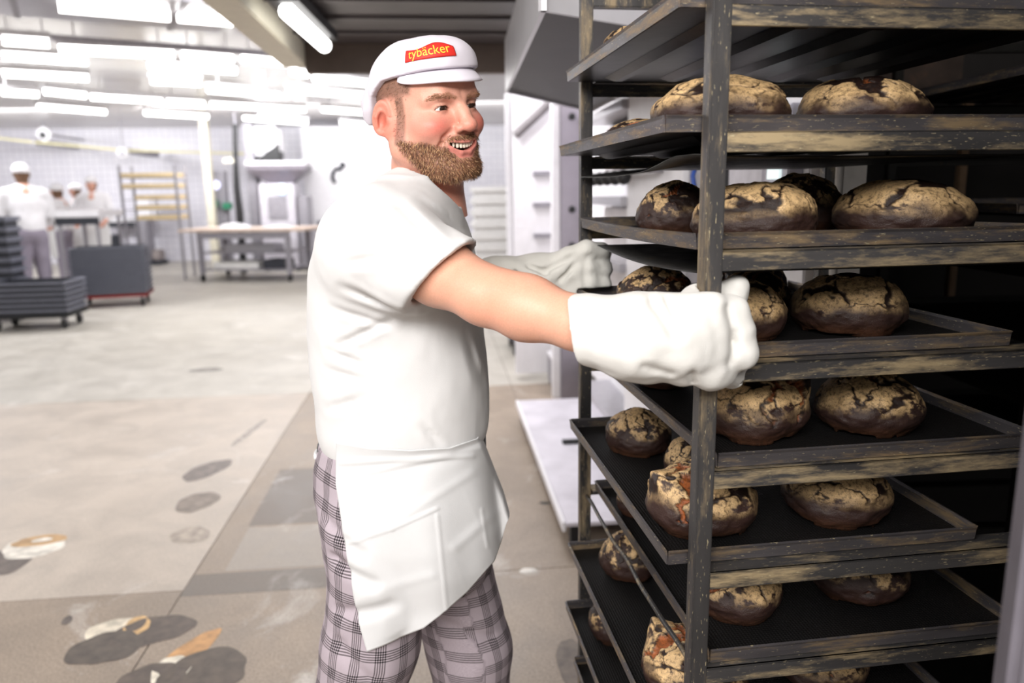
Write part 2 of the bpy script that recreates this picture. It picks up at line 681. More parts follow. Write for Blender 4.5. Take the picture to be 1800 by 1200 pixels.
def loaf_mesh(seed, ratio, flour, tears, flap=False):
    """a round sourdough loaf about 1 unit across, floured top with torn cracks"""
    rs = np.random.RandomState(seed)
    nu, nv = 260, 150
    th = np.linspace(0, 2 * np.pi, nu, endpoint=False); ph = np.linspace(0, np.pi, nv)
    T, Pm = np.meshgrid(th, ph)                       # nv, nu
    d = np.stack([np.cos(T) * np.sin(Pm), np.sin(T) * np.sin(Pm), np.cos(Pm)], -1)
    x, y, z = d[..., 0], d[..., 1], d[..., 2]
    h = 0.60
    rad = np.sqrt(x * x + y * y)
    P = np.stack([x * 0.5, y * 0.5 * ratio, np.where(z > 0, z * 0.335, np.maximum(z * 0.30, -0.165))], -1)
    # widest line sits low, the underside is flat
    P[..., :2] *= (1 - 0.10 * np.clip(-z, 0, 1) ** 2)[..., None]
    lump = fbm(d * 1.5 + seed, 3, seed) - 0.5
    P += d * (lump * 0.085)[..., None]
    P += d * ((fbm(d * 5 + seed, 3, seed + 5) - 0.5) * 0.022)[..., None]
    # crack network: worley cells on the top half
    fp = rs.normal(size=(15, 3)); fp[:, 2] = np.abs(fp[:, 2]) * 0.8 + 0.1
    fp /= np.linalg.norm(fp, axis=1)[:, None]
    w = d + (np.stack([fbm(d * 4 + 3 * i, 3, seed + 20 + i) for i in range(3)], -1) - 0.5) * 0.55
    dist = np.sort(np.stack([np.linalg.norm(w - p, axis=-1) for p in fp], -1), -1)
    edge = dist[..., 1] - dist[..., 0]
    top = sstep(0.02, 0.45, z + (fbm(d * 3, 3, seed + 9) - 0.5) * 0.5)
    wid = 0.045 + 0.17 * sstep(0.45, 0.7, fbm(d * 2.2 + 9, 2, seed + 3))
    crack = (1 - sstep(wid * 0.35, wid, edge)) * top
    # long tears that opened in the oven
    tear = np.zeros_like(z)
    for k in range(tears):
        a = rs.uniform(0, np.pi); off = rs.uniform(-0.1, 0.55)
        nrm = np.array([np.cos(a), np.sin(a), rs.uniform(-0.4, 0.4)]); nrm /= np.linalg.norm(nrm)
        tang = np.cross(nrm, [0, 0, 1]); tang /= np.linalg.norm(tang)
        s = (w @ nrm) - off; al = w @ tang
        ln = sstep(1.0, 0.35, np.abs(al - rs.uniform(-0.5, 0.5)) / 0.8)
        tear = np.maximum(tear, (1 - sstep(0.02, 0.10, np.abs(s))) * ln * sstep(-0.25, 0.1, z))
    P -= d * (crack * 0.016 + tear * 0.036)[..., None]
    if flap:
        bump = np.exp(-(np.linalg.norm(d - np.array([-0.80, -0.1, 0.6]), axis=-1) / 0.30) ** 2)
        P += np.array([-0.11, 0.0, 0.10]) * bump[..., None]
    P[..., 2] -= P[..., 2].min()
    P[..., 2] = np.where(P[..., 2] < 0.02, 0.0, P[..., 2])
    # colours: flour on the top, purple brown crust below, burnt cracks, orange crumb in the tears
    f = fbm(d * 3.2 + 2, 5, seed + 31, 0.62)
    f = f + 0.30 * (fbm(d * 13 + 5, 3, seed + 77, 0.7) - 0.5)
    fl = top * sstep(0.66 - flour * 0.40, 0.75 - flour * 0.40, f + 0.16 * z)
    fl = fl[..., None]
    crust = lin_np((52, 34, 30)) * (0.65 + 0.8 * fbm(d * 2.5, 4, seed + 40))[..., None]
    rim = sstep(-0.15, -0.5, z)[..., None]
    crust = crust * (1 - rim * 0.5) + rim * 0.5 * lin_np((92, 56, 30))
    c = crust * (1 - fl) + fl * lin_np((216, 180, 130)) * (0.75 + 0.45 * fbm(d * 9, 3, seed + 50))[..., None]
    ck = np.clip(crack * 1.25, 0, 1)[..., None]
    c = c * (1 - ck) + ck * lin_np((34, 20, 16))
    tr = sstep(0.25, 0.7, tear)[..., None]
    ed = (sstep(0.05, 0.3, tear) * (1 - sstep(0.3, 0.6, tear)))[..., None]
    crumb = lin_np((150, 82, 40)) * (0.4 + 1.1 * fbm(d * 8, 4, seed + 60))[..., None]
    c = c * (1 - tr) + tr * crumb
    c = c * (1 - ed) + ed * lin_np((30, 20, 18))
    V = P.reshape(-1, 3); C = c.reshape(-1, 3)
    i = np.arange(nv - 1)[:, None]; j = np.arange(nu)[None, :]
    F = np.stack(np.broadcast_arrays(i * nu + j, (i + 1) * nu + j, (i + 1) * nu + (j + 1) % nu, i * nu + (j + 1) % nu), -1).reshape(-1, 4)
    o = np_mesh('bread_loaf', V, F, M_crust, col=C)
    me = o.data
    bpy.data.objects.remove(o)
    return me


LOAF = [loaf_mesh(3, 0.92, 0.95, 1), loaf_mesh(11, 0.95, 0.75, 2), loaf_mesh(27, 0.9, 0.45, 1), loaf_mesh(35, 1.0, 0.85, 2),
        loaf_mesh(42, 0.88, 0.60, 2), loaf_mesh(58, 0.95, 0.30, 1), loaf_mesh(63, 0.96, 0.7, 3, flap=True), loaf_mesh(77, 0.9, 0.9, 0)]


def rack_uv(px, py, z, v=None):
    """rack coordinates of the point seen at px,py: on height z, or on the row v behind the near rails"""
    if v is None:
        P = RM.inverted() @ at_z(px, py, z)
        return P.x, P.y
    d = ray(px, py)
    q = Vector((-math.sin(RACK_ROT), math.cos(RACK_ROT)))
    t = (v + q.dot(Vector((RACK_O.x, RACK_O.y)))) / q.dot(Vector((d[0], d[1])))
    P = RM.inverted() @ Vector((d[0] * t, d[1] * t, z))
    return P.x, P.y


LOAVES = [  # level, px, py(base), row v, width, height, mesh, turn, label
    (0, 1092, 78, 0.45, 0.125, 0.062, 0, 0.3, 'loaf whose pale dome peeks above the left edge of the topmost tray'),
    (0, 1385, 20, 0.17, 0.170, 0.055, 1, 1.0, 'flour dusted loaf at the near left of the topmost tray'),
    (0, 1610, 20, 0.18, 0.170, 0.055, 4, 2.0, 'flour dusted loaf at the near right of the topmost tray'),
    (1, 1275, 222, 0.13, 0.200, 0.083, 3, 0.4, 'big loaf with a dark torn top behind the near post on the second tray'),
    (1, 1523, 222, 0.13, 0.200, 0.083, 0, 1.2, 'tan striped loaf at the right of the second tray'),
    (1, 1130, 232, 0.40, 0.140, 0.045, 5, 2.0, 'low dark loaf barely showing over the left rim of the second tray'),
    (2, 1174, 412, 0.34, 0.142, 0.088, 2, 0.6, 'dark brown loaf at the left rim of the third tray'),
    (2, 1330, 418, 0.13, 0.190, 0.088, 7, 0.2, 'pale floured loaf with black cracks just right of the post on the third tray'),
    (2, 1405, 405, 0.33, 0.155, 0.096, 5, 1.1, 'nearly black loaf behind the cracked pale one on the third tray'),
    (2, 1600, 418, 0.12, 0.205, 0.088, 0, 2.6, 'wide pale loaf with a burnt stripe at the right of the third tray'),
    (3, 1134, 545, 0.42, 0.150, 0.085, 5, 2.9, 'charred loaf above the cuffed white glove on the fourth tray'),
    (3, 1320, 603, None, 0.160, 0.088, 3, 2.2, 'golden floured loaf right beside the gloved thumb'),
    (3, 1345, 567, None, 0.140, 0.085, 2, 0.5, 'loaf squeezed between the golden and the dark one on the fourth tray'),
    (3, 1340, 538, None, 0.140, 0.088, 5, 0.2, 'dark loaf furthest back of three beside the gloved thumb'),
    (3, 1528, 596, None, 0.183, 0.092, 0, 3.6, 'plump loaf with a purple brown side at the right of the fourth tray'),
    (4, 1350, 786, None, 0.172, 0.098, 6, 2.9, 'golden loaf with a curled crack just right of the post on the fifth tray'),
    (4, 1565, 776, None, 0.185, 0.090, 4, 0.9, 'dark loaf with an orange torn corner at the right of the fifth tray'),
    (4, 1385, 722, None, 0.125, 0.085, 7, 1.7, 'loaf hiding behind the golden curled one on the fifth tray'),
    (4, 1162, 690, None, 0.130, 0.068, 5, 0.9, 'black loaf in the shade under the cuffed white glove'),
    (5, 1135, 808, None, 0.145, 0.085, 2, 2.4, 'brown loaf at the back left of the sixth tray'),
    (5, 1252, 958, None, 0.180, 0.098, 6, 0.15, 'broken loaf with a raised flap behind the near post'),
    (5, 1503, 938, None, 0.180, 0.092, 1, 0.0, 'dark shiny loaf with a pale seam at the right of the sixth tray'),
    (5, 1225, 850, None, 0.100, 0.075, 3, 0.9, 'loaf mostly hidden behind the broken one with the flap'),
    (6, 1136, 915, None, 0.105, 0.070, 2, 3.0, 'loaf sliver behind the left rim of the seventh tray'),
    (6, 1320, 1104, None, 0.170, 0.085, 4, 4.2, 'loaf with a smooth purple side just right of the post on the seventh tray'),
    (6, 1543, 1076, None, 0.185, 0.090, 2, 1.3, 'very dark loaf at the right of the seventh tray'),
    (7, 1118, 1032, None, 0.140, 0.090, 5, 4.4, 'mottled grey brown loaf at the back left of the eighth tray'),
    (7, 1245, 1262, None, 0.180, 0.095, 6, 5.4, 'split loaf at the bottom edge left of the near post'),
    (7, 1470, 1232, None, 0.172, 0.080, 1, 3.3, 'loaf cut off by the bottom edge right of the near post'),
    (8, 1088, 1140, None, 0.125, 0.085, 2, 5.0, 'loaf at the back left corner of the ninth tray'),
]
for lv, px, py, vv, wd, ht, mi, turn, words in LOAVES:
    z = LEV_Z[lv] + RAIL_H + 0.0034
    u, v = rack_uv(px, py, z, vv)
    if vv is None:
        v += wd * 0.46; 
        # keep the centre on the same line of sight as the base point
        u += wd * 0.46 * (px - 900) / FPX * 0.35
    _, u0, v0, tw, td, _, _ = TR[lv]
    u = min(max(u, u0 + wd * 0.53 + 0.006), u0 + tw - wd * 0.53 - 0.006)
    v = min(max(v, v0 + wd * 0.53 + 0.006), v0 + td - wd * 0.53 - 0.006)
    o = bpy.data.objects.new('bread_loaf', LOAF[mi]); COL.objects.link(o)
    o.location = RM @ Vector((u, v, z)); o.rotation_euler = (0, 0, turn)
    o.scale = (wd, wd, ht / 0.50)
    tag(o, words, 'bread', 'sourdough loaves on the rack')
# ------------------------------------------------------------------ the baker
def W(px, py, y):
    return np.array(at_y(px, py, y), float)


YC = 1.42                                                  # depth of the middle of his body
baker = thing('person', (-0.19, YC, 0.0), 'smiling bearded baker in a white T-shirt, apron and peaked cap gripping the bread rack', 'person')
bpy.context.view_layer.update()
B_INV = np.array([0.19, -YC, 0.0])                         # world to baker coordinates


def mat_attr(name, rough, bump_scale, bump, sss=0.0, spec=0.35):
    N = Nodes(name)
    at = N.n('ShaderNodeAttribute'); at.attribute_name = 'Col'
    v = N.coord('Object')
    f = N.noise(v, bump_scale, 4, 0.6)
    c = N.mix(1.0, at.outputs['Color'], N.ramp(f, [(0.3, 0.93), (0.7, 1.06)]), 'MULTIPLY')
    N.bump(f, bump, 0.001)
    if sss:
        N.b.inputs['Subsurface Weight'].default_value = sss
        N.b.inputs['Subsurface Radius'].default_value = (0.012, 0.004, 0.002)
        N.b.inputs['Subsurface Scale'].default_value = 0.6
    return N.set(color=c, rough=rough, spec=spec)


M_skin = mat_attr('skin', 0.46, 420, 0.12, 0.12)
M_hair = mat_attr('hair_strands', 0.6, 100, 0.0)


def cloth_mat(name, c, scale=900.0, bump=0.25, rough=0.85):
    N = Nodes(name)
    v = N.coord('Object')
    f = N.noise(v, scale, 2)
    g = N.noise(v, 26, 4)
    N.bump(N.mix(0.35, f, g), bump, 0.0015)
    a = lin(c)
    col = N.ramp(g, [(0.3, tuple(x * 0.97 for x in a)), (0.7, a)])
    N.b.inputs['Sheen Weight'].default_value = 0.1
    return N.set(color=col, rough=rough, spec=0.2)


M_shirt = cloth_mat('white_jersey', (214, 213, 213))
M_apron = cloth_mat('white_apron_cotton', (212, 212, 213), 700, 0.2)
M_cap = cloth_mat('white_cap_cotton', (218, 212, 222), 800, 0.2)
M_glove = cloth_mat('white_glove_cotton', (212, 210, 206), 500, 0.25)
M_glove_shade = cloth_mat('shaded_white_glove_leather', (208, 206, 200), 220, 0.35)  # far glove's shade is put in as a slightly greyer white

# --- head, in its own coordinates: x towards his left, -y forward, z up, origin between the eyes' height and the ears
HC = W(749, 191, YC)
TH = math.radians(44.0)
HR = np.array((Matrix.Rotation(TH, 3, 'Z') @ Matrix.Rotation(math.radians(-7.0), 3, 'Y') @ Matrix.Rotation(math.radians(3.0), 3, 'X')))
HS = 1.0


def head_to_world(P):
    P = np.array(P, float)
    z = P[..., 2]
    P[..., 2] = np.where(z > 0, z, np.where(z > -0.13, z * 0.90, z + 0.013))
    return (P * HS) @ HR.T + HC


def both(fn):
    return lambda P: np.minimum(fn(P), fn(P * V3(-1, 1, 1)))


def mirror(P):
    Q = P.copy(); Q[..., 0] = np.abs(Q[..., 0]); return Q


MOUTH = [(-0.033, -0.082, -0.0585), (-0.022, -0.0945, -0.0655), (-0.008, -0.1005, -0.0685), (0.008, -0.1005, -0.0685), (0.022, -0.0945, -0.0655), (0.033, -0.082, -0.0585)]
MOUTH_LO = [(-0.033, -0.082, -0.0585), (-0.024, -0.092, -0.073), (-0.009, -0.0975, -0.0835), (0.009, -0.0975, -0.0835), (0.024, -0.092, -0.073), (0.033, -0.082, -0.0585)]
EYE_C = (0.0325, -0.0765, 0.0)


def head_sdf(P):
    M = mirror(P)
    d = s_ell(P, (0, 0.010, 0.034), (0.077, 0.098, 0.078))
    d = smin(d, s_ell(P, (0, -0.022, -0.035), (0.0705, 0.072, 0.088)), 0.03)
    d = smin(d, s_chain(M, [(0.062, 0.006, -0.040), (0.060, -0.008, -0.074), (0.026, -0.066, -0.109)], [0.020, 0.023, 0.022], 0.02), 0.03)
    d = smin(d, s_ell(P, (0, -0.080, -0.108), (0.024, 0.020, 0.018)), 0.02)
    d = smin(d, s_ell(P, (0, -0.055, -0.118), (0.048, 0.046, 0.020)), 0.025)         # soft under the chin
    d = smin(d, s_ell(M, (0.042, -0.064, -0.034), (0.027, 0.027, 0.024)), 0.024)     # cheeks raised by the smile
    d = smin(d, s_ell(P, (0, -0.075, -0.068), (0.040, 0.026, 0.030)), 0.018)         # muzzle
    d = smin(d, s_chain(M, [(0.010, -0.091, 0.0165), (0.034, -0.0865, 0.0195), (0.052, -0.068, 0.014)], [0.0085, 0.009, 0.007], 0.01), 0.014)
    d = smin(d, s_ell(P, (0, -0.060, 0.050), (0.055, 0.030, 0.034)), 0.03)           # forehead
    d = smax(d, -s_ell(M, (0.033, -0.103, 0.0015), (0.0185, 0.0170, 0.0085)), 0.011)  # eye sockets
    # nose
    d = smin(d, s_chain(P, [(0, -0.091, 0.010), (0, -0.101, -0.010), (0, -0.111, -0.030)], [0.0085, 0.0098, 0.0125], 0.012), 0.010)
    d = smin(d, s_ell(P, (0, -0.1145, -0.0345), (0.0140, 0.0125, 0.0115)), 0.008)
    d = smin(d, s_ell(M, (0.0140, -0.1010, -0.0390), (0.0085, 0.0105, 0.0080)), 0.005)
    d = smax(d, -s_ell(M, (0.0075, -0.1090, -0.0470), (0.0042, 0.0058, 0.0042)), 0.003)
    # smile lines, mouth
    d = smax(d, -s_chain(M, [(0.023, -0.099, -0.040), (0.036, -0.0865, -0.052), (0.0405, -0.078, -0.068)], [0.0022, 0.0026, 0.002], 0.004), 0.009)
    up = s_chain(P, MOUTH, [0.0024, 0.0036, 0.0042, 0.0042, 0.0036, 0.0024], 0.004)
    lo = s_chain(P, MOUTH_LO, [0.0022, 0.0036, 0.0044, 0.0044, 0.0036, 0.0022], 0.004)
    d = smin(d, up, 0.004); d = smin(d, lo, 0.004)
    x = P[..., 0]; zm = -0.0735 + 9.5 * x * x
    hgt = 0.0074 * np.sqrt(np.clip(1 - (x / 0.031) ** 2, 0, 1)) - 0.0004
    cav = np.maximum(np.abs(P[..., 2] - zm) - hgt, np.maximum(np.abs(x) - 0.030, -(P[..., 1] + 0.0) - 0.14))
    cav = np.maximum(cav, P[..., 1] + 0.060)
    d = smax(d, -cav, 0.002)
    # eyelids around the eyeballs, squeezed by the smile
    e = M - V3(*EYE_C)
    r = np.linalg.norm(e, axis=-1)
    lid = r - 0.0148
    slit = np.maximum(np.abs(e[..., 2] - 0.0005 + 16.0 * e[..., 0] ** 2) - 0.0035 * np.sqrt(np.clip(1 - (e[..., 0] / 0.0142) ** 2, 0, 1)), -10.0)
    slit = np.where(e[..., 1] > -0.003, 1.0, np.maximum(slit, np.abs(e[..., 0]) - 0.0138))
    lid = np.maximum(lid, -slit)
    d = smin(d, lid, 0.004)
    d = np.maximum(d, -np.maximum(slit, r - 0.030))
    d = np.maximum(d, -(r - 0.0126))
    # ears
    R = np.array(Matrix.Rotation(math.radians(-24), 3, 'Z') @ Matrix.Rotation(math.radians(10), 3, 'X'), np.float32)
    ec = (0.0800, 0.022, -0.012)
    ear = s_ell(M, ec, (0.0085, 0.0180, 0.0300), R)
    q = (M - V3(*ec)) @ R
    ear = smax(ear, -s_ell(M, (ec[0] + 0.0085, ec[1] - 0.003, ec[2] - 0.004), (0.0078, 0.0110, 0.0175), R), 0.003)
    ring = np.abs(np.sqrt((q[..., 1] / 0.0160) ** 2 + (q[..., 2] / 0.0275) ** 2) - 1) * 0.018
    rim = np.sqrt(ring ** 2 + (q[..., 0] - 0.004) ** 2) - 0.0040
    rim = np.where((q[..., 1] < -0.006) & (q[..., 2] < 0.006), 1.0, rim)
    anti = s_chain(q, [(0.006, 0.008, -0.016), (0.0075, 0.010, 0.002), (0.007, 0.004, 0.014)], [0.003, 0.0035, 0.003], 0.003)
    ear = smin(ear, rim, 0.003); ear = smin(ear, anti, 0.003)
    ear = smin(ear, s_ell(M, (0.0785, 0.015, -0.042), (0.006, 0.009, 0.010)), 0.006)
    ear = smin(ear, s_ell(M, (0.0785, 0.007, -0.016), (0.0045, 0.0045, 0.008)), 0.004)
    d = smin(d, ear, 0.005)
    # neck
    d = smin(d, s_chain(P, [(0, 0.016, -0.055), (0.002, 0.016, -0.120), (0.012, 0.034, -0.215)], [0.058, 0.0620, 0.072], 0.02), 0.022)
    return d


hv, hf = surface_nets(head_sdf, (-0.108, -0.135, -0.215), (0.108, 0.135, 0.128), 0.0016)
hv = relax(hv, hf, 2, 0.35)


def gauss(V, c, r):
    return np.exp(-(((V - np.array(c)) / np.array(r)) ** 2).sum(-1))


VM = hv.copy(); VM[:, 0] = np.abs(VM[:, 0])
skin = np.tile(lin_np((212, 156, 136)), (len(hv), 1))
mott = fbm(hv * 60, 4, 3)


def paint(base, c, m):
    m = np.clip(m, 0, 1)[:, None]
    return base * (1 - m) + lin_np(c) * m


skin = paint(skin, (214, 110, 98), 0.85 * gauss(VM, (0.048, -0.075, -0.032), (0.026, 0.05, 0.020)))
skin = paint(skin, (224, 130, 112), 0.75 * gauss(VM, (0, -0.115, -0.035), (0.018, 0.02, 0.014)))
skin = paint(skin, (216, 116, 98), 0.5 * sstep(0.074, 0.080, VM[:, 0]) * sstep(0.05, 0.03, np.abs(VM[:, 2] + 0.01)))
skin = paint(skin, (225, 150, 130), 0.5 * sstep(-0.12, -0.16, hv[:, 2]))
skin *= (0.93 + 0.14 * mott)[:, None]
# short hair at the temples and the nape
hz = hv[:, 2] + (mott - 0.5) * 0.02
hair = sstep(-0.052, -0.040, hv[:, 1]) * sstep(0.012, 0.03, hz + 0.12 * np.clip(hv[:, 1], -0.05, 0.1))
side = sstep(-0.034, -0.026, hv[:, 1]) * sstep(-0.008, -0.014, hv[:, 1]) * sstep(0.060, 0.068, VM[:, 0]) * sstep(-0.07, -0.06, hz)
nape = sstep(0.06, 0.075, hv[:, 1]) * sstep(-0.085, -0.06, hz)
skin = paint(skin, (104, 76, 62), 0.8 * np.maximum(np.maximum(hair, side * 0.8), nape * 0.8))
# beard
jawline = -0.056 - 0.35 * np.clip(VM[:, 0] - 0.045, 0, 1) + 0.0
bz = hv[:, 2] + (mott - 0.5) * 0.012
beard = sstep(-0.064, -0.076, bz - 0.55 * np.clip(VM[:, 0] - 0.048, 0, 0.03)) * sstep(0.004, -0.014, hv[:, 1] + 0.014 + 0.45 * np.clip(-hv[:, 2] - 0.055, 0, 0.1))
beard *= sstep(-0.142, -0.126, bz + 0.25 * np.clip(hv[:, 1] + 0.05, 0, 0.1))
stache = sstep(0.042, 0.034, VM[:, 0]) * sstep(-0.066, -0.060, bz) * sstep(-0.0475, -0.052, bz) * sstep(-0.07, -0.08, hv[:, 1])
beard = np.maximum(beard, stache)
under_lip = gauss(VM, (0, -0.1, -0.091), (0.016, 0.03, 0.005))
cheek_clear = gauss(VM, (0.036, -0.085, -0.050), (0.014, 0.03, 0.010))
beard = np.clip(beard * (1 - 0.75 * under_lip) * (1 - 0.8 * cheek_clear), 0, 1)
concha = gauss(VM, (0.078, 0.018, -0.016), (0.02, 0.012, 0.018)) * (VM[:, 0] > 0.068)
skin = paint(skin, (176, 84, 66), 0.7 * concha)
# lips and mouth
dl = np.minimum(s_chain(hv.astype(np.float32), MOUTH, [0.003, 0.0046, 0.0054, 0.0054, 0.0046, 0.003]), s_chain(hv.astype(np.float32), MOUTH_LO, [0.003, 0.0055, 0.0072, 0.0072, 0.0055, 0.003]))
lips = sstep(0.0018, 0.0004, dl)
beard *= 1 - lips
skin = paint(skin, (118, 84, 62), 0.62 * beard)
skin = paint(skin, (206, 124, 114), 0.8 * lips)
inside = (hv[:, 1] > -0.0865) & (np.abs(hv[:, 0]) < 0.029) & (np.abs(hv[:, 2] + 0.0735 - 9.5 * hv[:, 0] ** 2) < 0.0085) & (hv[:, 1] < -0.05)
skin[inside] = lin_np((70, 24, 22))
# brows and lash line
brow_line = [(0.013, -0.098, 0.0160), (0.028, -0.096, 0.0200), (0.046, -0.084, 0.0195), (0.056, -0.072, 0.0140)]
Q2 = VM.astype(np.float32).copy(); Q2[:, 1] = 0
db = s_chain(Q2, [(a, 0, c) for a, b, c in brow_line], [0.0026, 0.0030, 0.0022, 0.0012]) + 0.02 * (VM[:, 1] > -0.05)
skin = paint(skin, (150, 106, 80), 0.6 * sstep(0.002, -0.0015, db))
ee = VM - np.array(EYE_C)
lash = np.exp(-((np.linalg.norm(ee, axis=1) - 0.0138) / 0.0014) ** 2) * (ee[:, 1] < -0.004) * np.exp(-((np.abs(ee[:, 2] - 0.0005 + 16 * ee[:, 0] ** 2) - 0.0035) / 0.0014) ** 2)
skin = paint(skin, (92, 58, 46), 0.8 * lash)
HEAD_BEARD = beard
head_v = head_to_world(hv)

# --- arms, trunk and legs
S_R, E_R, W_R = W(668, 430, 1.25), W(868, 524, 1.10), W(1075, 586, 0.985)
S_L, E_L, W_L = W(690, 425, 1.60), W(800, 540, 1.66), W(945, 482, 1.675)


def stack(rows, yc, grow=0.0):
    """horizontal elliptic sections from silhouettes: rows of (py, x left, x right, half width across)"""
    z, cx, hx, hy = [], [], [], []
    for py, xl, xr, w in rows:
        a, b = W(xl, py, yc), W(xr, py, yc)
        z.append((a[2] + b[2]) / 2); cx.append((a[0] + b[0]) / 2); hx.append((b[0] - a[0]) / 2 + grow); hy.append(w + grow)
    o = np.argsort(z)
    z, cx, hx, hy = (np.array(v)[o] for v in (z, cx, hx, hy))
    zz = np.linspace(z[0], z[-1], 160)
    ker = np.hanning(15); ker /= ker.sum()
    sm = lambda a: np.convolve(np.pad(np.interp(zz, z, a), 7, 'edge'), ker, 'valid')
    return zz, sm(cx), sm(hx), sm(hy)


def stack_sdf(P, st, yc, n=2.3, yoff=None):
    zz, cx, hx, hy = st
    z = P[..., 2]
    c = np.interp(z, zz, cx); a = np.interp(z, zz, hx); b = np.interp(z, zz, hy)
    k = (np.abs((P[..., 0] - c) / a) ** n + np.abs((P[..., 1] - yc) / b) ** n) ** (1 / n)
    d = (k - 1) * np.minimum(a, b)
    return np.maximum(d, np.maximum(zz[0] - z, z - zz[-1])) if True else d


TORSO = [(318, 676, 770, 0.075), (335, 640, 784, 0.125), (352, 612, 800, 0.180), (380, 588, 814, 0.205), (420, 566, 830, 0.205), (460, 553, 838, 0.200), (520, 547, 846, 0.185),
         (580, 548, 850, 0.175), (640, 554, 857, 0.172), (700, 561, 861, 0.172), (742, 563, 861, 0.172), (765, 568, 854, 0.166), (783, 580, 838, 0.155)]
T_ST = stack(TORSO, YC)
T_IN = stack([(a, b + 9, c - 9, d - 0.012) for a, b, c, d in TORSO], YC)
HIPS = [(765, 569, 852, 0.155), (800, 560, 852, 0.165), (850, 557, 858, 0.172), (900, 566, 866, 0.172), (950, 582, 868, 0.165), (1000, 600, 860, 0.150)]
H_ST = stack(HIPS, YC)
YN, YF = 1.335, 1.505                                      # near (right) and far (left) leg
LEG_N = [W(668, 930, YN), W(652, 1130, YN), W(628, 1240, YN)]
LEG_F = [W(770, 930, YF), W(825, 1140, YF), W(832, 1240, YF)]
LEG_N += [np.array([LEG_N[2][0] - 0.10, YN, 0.10])]; LEG_F += [np.array([LEG_F[2][0] + 0.02, YF, 0.10])]


def legs_sdf(P, g=0.0):
    a = s_chain(P, LEG_N, [0.098 + g, 0.092 + g, 0.086 + g, 0.070 + g], 0.02)
    b = s_chain(P, LEG_F, [0.096 + g, 0.088 + g, 0.082 + g, 0.068 + g], 0.02)
    return np.minimum(a, b)


def arm_r_sdf(P):
    pts = [S_R, S_R * 0.45 + E_R * 0.55, E_R + np.array([-0.012, 0, 0.004]), E_R * 0.7 + W_R * 0.3, E_R * 0.25 + W_R * 0.75, W_R]
    d = s_chain(P, pts, [0.054, 0.0500, 0.0415, 0.0445, 0.0345, 0.030], 0.02)
    d = smin(d, s_cap(P, S_R * 0.35 + E_R * 0.65 + np.array([0, 0, 0.014]), S_R * 0.12 + E_R * 0.88 + np.array([0, 0, 0.006]), 0.033, 0.026), 0.02)   # biceps
    d = smin(d, s_cap(P, E_R * 0.9 + W_R * 0.1 + np.array([0.0, -0.012, 0.016]), E_R * 0.5 + W_R * 0.5 + np.array([0, -0.004, 0.008]), 0.025, 0.017), 0.02)  # brachioradialis
    return d


def body_sdf(P):
    d = stack_sdf(P, T_IN, YC)
    d = smin(d, stack_sdf(P, stack([(a, b + 9, c - 9, e - 0.012) for a, b, c, e in HIPS], YC), YC), 0.03)
    d = smin(d, s_chain(P, [S_L, E_L, W_L, W(1010, 470, 1.672)], [0.06, 0.042, 0.032, 0.026], 0.02), 0.03)
    d = smin(d, legs_sdf(P, -0.018), 0.03)
    return d


bv, bf = surface_nets(body_sdf, (-0.62, 1.0, 0.06), (0.25, 1.72, 1.70), 0.008)
keep = np.ones(len(bf), bool)
av, af = surface_nets(lambda P: np.maximum(arm_r_sdf(P), (S_R[0] + 0.01) - P[..., 0]), np.minimum(np.minimum(S_R, E_R), W_R) - 0.1, np.maximum(np.maximum(S_R, E_R), W_R) + 0.1, 0.0035)
av = relax(av, af, 2)
fr = fbm(av * 40, 4, 9)
acol = lin_np((214, 160, 136)) * (0.92 + 0.16 * fr)[:, None]
elb = gauss(av, E_R + np.array([0.01, -0.03, 0.0]), (0.05, 0.05, 0.05))
acol = acol * (1 - 0.35 * elb[:, None]) + 0.35 * elb[:, None] * lin_np((214, 138, 112))
bcol = np.tile(lin_np((232, 176, 152)), (len(bv), 1))
V = np.concatenate([head_v, av, bv]); F = np.concatenate([hf, af + len(head_v), bf + len(head_v) + len(av)])
body = np_mesh('body', V + B_INV, F, M_skin, baker, col=np.concatenate([skin, acol, bcol]))

# eyes and teeth
M_eye = plain('eye_white', (232, 222, 214), 0.15, var=0.03)
M_iris = plain('dark_iris', (48, 34, 28), 0.1, var=0.2)
M_teeth = plain('teeth', (246, 238, 220), 0.2, var=0.04)
gaze = np.array([0.10, -1.0, -0.10]); gaze /= np.linalg.norm(gaze)
HM = Matrix.Translation(Vector(HC + B_INV)) @ Matrix(HR).to_4x4() @ Matrix.Scale(HS, 4)
for sx in (-1, 1):
    e = MB().lathe((0, 0, 0), [(0.0126 * math.sin(a), 0.0126 * math.cos(a)) for a in np.linspace(0.04, 3.1, 16)], 24).build('eye', M_eye, baker, smooth=True)
    e.matrix_local = HM @ Matrix.Translation((sx * EYE_C[0], EYE_C[1], EYE_C[2]))
    q = Vector(gaze).to_track_quat('Z', 'Y').to_matrix().to_4x4()
    i = MB().lathe((0, 0, 0), [(0.0086, 0.0094), (0.0076, 0.0104), (0.0040, 0.0123), (0.0004, 0.01295)], 20).build('iris', M_iris, e, smooth=True)
    i.matrix_local = q
for k in range(-4, 5):
    x = k * 0.0066; y = -0.0955 + 13.0 * x * x; z = (-0.0690 + 7.5 * x * x) * 0.9
    w = 0.0064 if abs(k) < 3 else 0.005
    m = MB().add([], [])
    m.lathe((0, 0, 0), [(0.3, -1), (0.8, -0.9), (1, -0.5), (1, 0.6), (0.9, 1)], 10)
    t = m.build('tooth', M_teeth, baker, smooth=True)
    t.matrix_local = HM @ Matrix.Translation((x, y, z)) @ Matrix.Rotation(math.atan(26 * x) * 0.8, 4, 'Z') @ Matrix.Diagonal((w / 2, 0.003, 0.0064, 1))

